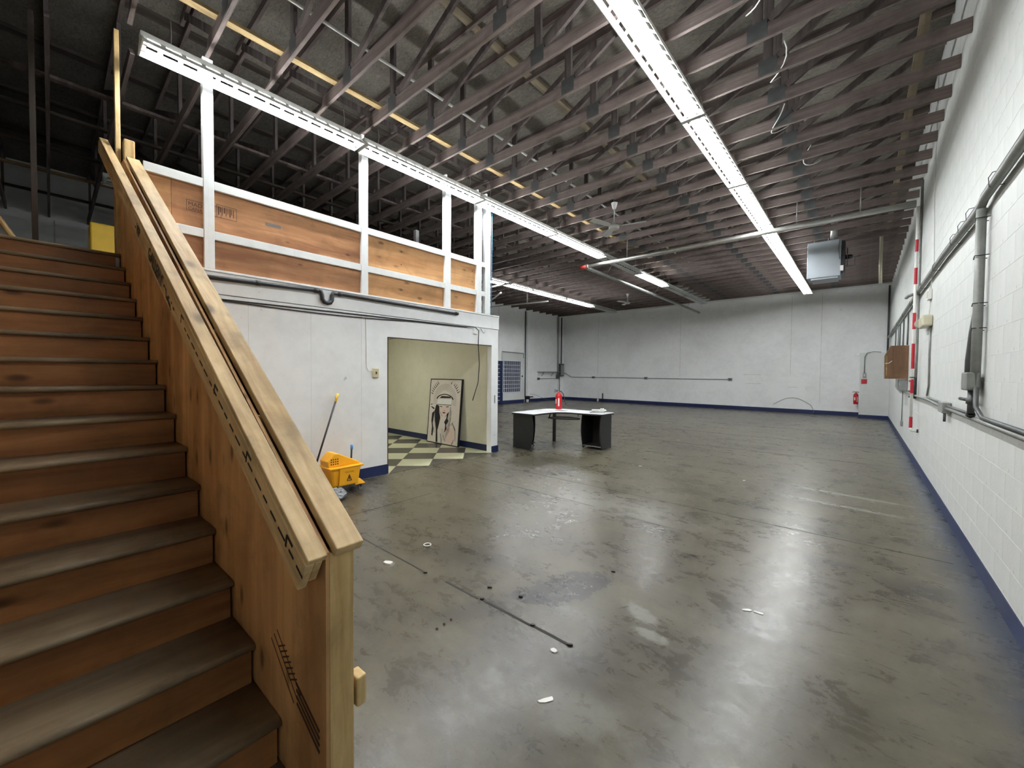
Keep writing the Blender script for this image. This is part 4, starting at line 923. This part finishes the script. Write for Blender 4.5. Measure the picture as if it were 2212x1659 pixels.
# crumpled plastic bag
bg = MB(); nu, nv = 22, 12; vs, fs = [], []
for j in range(nv+1):
    ph = math.pi*j/nv
    for i in range(nu):
        a = 2*math.pi*i/nu; d = Vector((math.sin(ph)*math.cos(a), math.sin(ph)*math.sin(a), math.cos(ph)))
        rr = 1+.35*mnoise.noise(d*2.6)+.22*mnoise.noise(d*6.5+Vector((3, 1, 2)))
        p = Vector((-4.86+.10*d.x*rr, 2.30+.11*d.y*rr, max(.003, .062+.072*d.z*rr))); vs.append(p)
for j in range(nv):
    for i in range(nu): fs.append((j*nu+i, (j+1)*nu+i, (j+1)*nu+(i+1) % nu, j*nu+(i+1) % nu))
bg.add(vs, fs); tag(bg.build('plastic_bag', 'bag_grey'), 'crumpled grey plastic bag on the floor before the mop bucket', 'bag')

# ================================================================== corner desk
dk = thing('corner_desk', (-5.0, 7.2, 0), 'black L-shaped corner desk with a pale top and keyboard tray', 'desk')
def arc(cx, cy, r, a0, a1, n): return [(cx+r*math.cos(math.radians(a0+(a1-a0)*i/n)), cy+r*math.sin(math.radians(a0+(a1-a0)*i/n))) for i in range(n+1)]
inner = [(-4.96, 6.36), (-4.965, 6.70), (-4.95, 6.88), (-4.93, 7.0), (-4.885, 7.12), (-4.79, 7.205), (-4.66, 7.25), (-4.5, 7.255), (-4.35, 7.265), (-4.2, 7.30), (-4.02, 7.335), (-3.97, 7.36)]
outer = [(-3.955, 7.84), (-3.98, 7.88), (-5.30, 7.88), (-5.57, 7.62), (-5.57, 6.40), (-5.54, 6.36)]
MB().prism(inner+outer, 'Z', .752, .757).build('top_surface', 'desk_top', dk)
MB().prism(inner+outer, 'Z', .724, .752).build('top_edge', 'black_laminate', dk)
def curved(v0, v1, amp): # side panel profile (v, z) with a bulging front edge
    n = 10; return [(v0, .02), (v0, .723)]+[(v1+amp*math.sin(math.pi*(1-i/n))-(.10*(i/n) if amp > 0 else -.10*(i/n))*(.35), .723-.703*i/n) for i in range(n+1)]
MB().prism(curved(-5.55, -5.06, .06), 'Y', 6.42, 6.44).build('side_panel', 'black_laminate', dk)
MB().prism(curved(-5.55, -5.36, .03), 'Y', 6.90, 6.92).build('side_panel', 'black_laminate', dk)
MB().box(-5.55, -5.53, 6.44, 6.90, .02, .723).build('back_panel', 'black_laminate', dk)
MB().box(-5.53, -5.33, 6.44, 6.90, .07, .088).build('pedestal_shelf', 'black_laminate', dk)
MB().prism(curved(7.86, 7.42, -.06), 'X', -4.04, -4.02).build('side_panel', 'black_laminate', dk)
MB().prism(curved(7.86, 7.42, -.06), 'X', -4.48, -4.46).build('side_panel', 'black_laminate', dk)
MB().box(-4.46, -4.04, 7.84, 7.86, .02, .723).build('back_panel', 'black_laminate', dk)
MB().box(-4.46, -4.04, 7.45, 7.84, .055, .073).build('pedestal_shelf', 'black_laminate', dk)
MB().box(-4.46, -4.04, 7.44, 7.45, .055, .068).build('shelf_edge', 'pipe_steel', dk)
for x, y in ((-5.54, 6.43), (-5.08, 6.43), (-5.54, 6.91), (-5.38, 6.91), (-4.03, 7.84), (-4.03, 7.46), (-4.47, 7.84), (-4.47, 7.46)): MB().lathe([(.012, 0), (.012, .021)], (x, y, 0), 8).build('foot_glide', 'black_plastic', dk)
MB().box(-5.46, -5.40, 7.73, 7.79, 0, .723).build('leg', 'black_plastic', dk, bevel=.004)
tray = MB().prism([(-5.05, 6.98), (-4.90, 6.93), (-4.62, 7.02), (-4.42, 7.18), (-4.47, 7.32), (-4.78, 7.42), (-5.02, 7.24)], 'Z', .62, .645).build('keyboard_tray', 'black_laminate', dk)
for a, b in (((-5.03, 7.0, .645), (-5.06, 7.08, .724)), ((-4.45, 7.2, .645), (-4.5, 7.30, .724))): MB().bar(a, b, .02, .03).build('tray_bracket', 'black_plastic', tray)
extinguisher(-5.30, 7.74, .757, .075, .44, 'red fire extinguisher standing on the corner desk')
extinguisher(-.17, 20.38, .50, .075, .5, 'red fire extinguisher hung beside the far corner enclosure')
for k, (w_, l_, a) in enumerate([(.30, .22, .1), (.29, .21, -.15), (.28, .21, .25), (.30, .21, .05)]):
    m = Matrix.Translation((-4.26+.01*k, 7.66+.012*k, .7575+k*.014)) @ Matrix.Rotation(a+.5, 4, 'Z')
    tag(MB().box(-w_/2, w_/2, -l_/2, l_/2, 0, .012).build('magazine', 'paper' if k % 2 else 'paper_grey', M=m), ('bottom', 'second', 'third', 'top')[k]+' magazine of the loose pile at the end of the desk', 'magazine', 'magazines on the desk')
tp = thing('tape_roll', (-4.18, 7.72, .82), 'small tape roll on top of the magazine pile', 'tape')
tp.location = (-4.16, 7.70, .8135); OFF[tp.name] = Vector((-4.16, 7.70, .8135))
MB().lathe([(.03, 0), (.04, .001), (.04, .034), (.03, .035)], (-4.16, 7.70, .8135), 16).build('roll', 'white_plastic', tp); MB().lathe([(.018, 0), (.018, .0365)], (-4.16, 7.70, .8135), 12).build('core', 'ink_black', tp)
for k, (x, y, a, m) in enumerate([(-5.20, 7.42, .4, 'paper'), (-5.05, 7.45, -.2, 'paper_grey'), (-5.25, 7.25, .9, 'paper')]):
    tag(MB().box(-.14, .14, -.10, .10, 0, .002).build('paper_sheet', m, M=Matrix.Translation((x, y, .7572+.0022*k)) @ Matrix.Rotation(a, 4, 'Z')), 'loose paper sheet lying in the corner of the desk', 'paper', 'papers on the desk')

# ================================================================== bits on the floor
rg = MB()
rg.tube([(-2.961+.032*math.cos(a*.3927), 2.238+.032*math.sin(a*.3927), .006) for a in range(17)], .006, 6, False)
tag(rg.build('plastic_ring', 'white_plastic'), 'small white plastic ring on the concrete', 'ring')
def scrap(x, y, w_, l_, a, mat, name, label, cat, h_=.004, group=None):
    n = 7; rr = random.Random(int((x*31+y*17)*1000)); pts = []
    for i in range(n):
        t = 2*math.pi*i/n; k = rr.uniform(.7, 1.1); px_, py_ = w_/2*k*math.cos(t), l_/2*k*math.sin(t)
        pts.append((x+px_*math.cos(a)-py_*math.sin(a), y+px_*math.sin(a)+py_*math.cos(a)))
    tag(MB().prism(pts, 'Z', .0013, .0013+h_).build(name, mat), label, cat, group)
scrap(-2.91, 1.81, .09, .06, .4, 'paper', 'paper_scrap', 'crumpled white scrap near the foot of the stair guard', 'scrap', .012)
scrap(-1.114, 1.551, .10, .03, 1.0, 'paper', 'paper_scrap', 'torn white paper strip on the open floor', 'scrap', .002)
scrap(-1.29, 1.86, .05, .04, .2, 'paper', 'paper_scrap', 'small white scrap beside the end of the floor joint', 'scrap', .004)
for x, y, a in ((-2.843, 6.639, .2), (-1.302, 6.81, 1.2), (-.55, 3.05, .6), (-.48, 3.07, .1), (-3.3, 9.9, .5)): scrap(x, y, .07, .03, a, 'paper', 'paper_scrap', 'tiny white paper scrap far out on the concrete', 'scrap', .002, 'paper scraps on the floor')
for x, y in ((-2.56, 1.915), (-1.965, 1.955), (-1.519, 1.962), (-1.245, 1.96), (-2.03, 2.10), (-1.78, 2.16), (-1.46, 2.93)): scrap(x, y, .035, .02, .5, 'rubber', 'rubber_crumb', 'black rubber crumb on the concrete by the floor joint', 'crumb', .008, 'rubber crumbs on the floor')
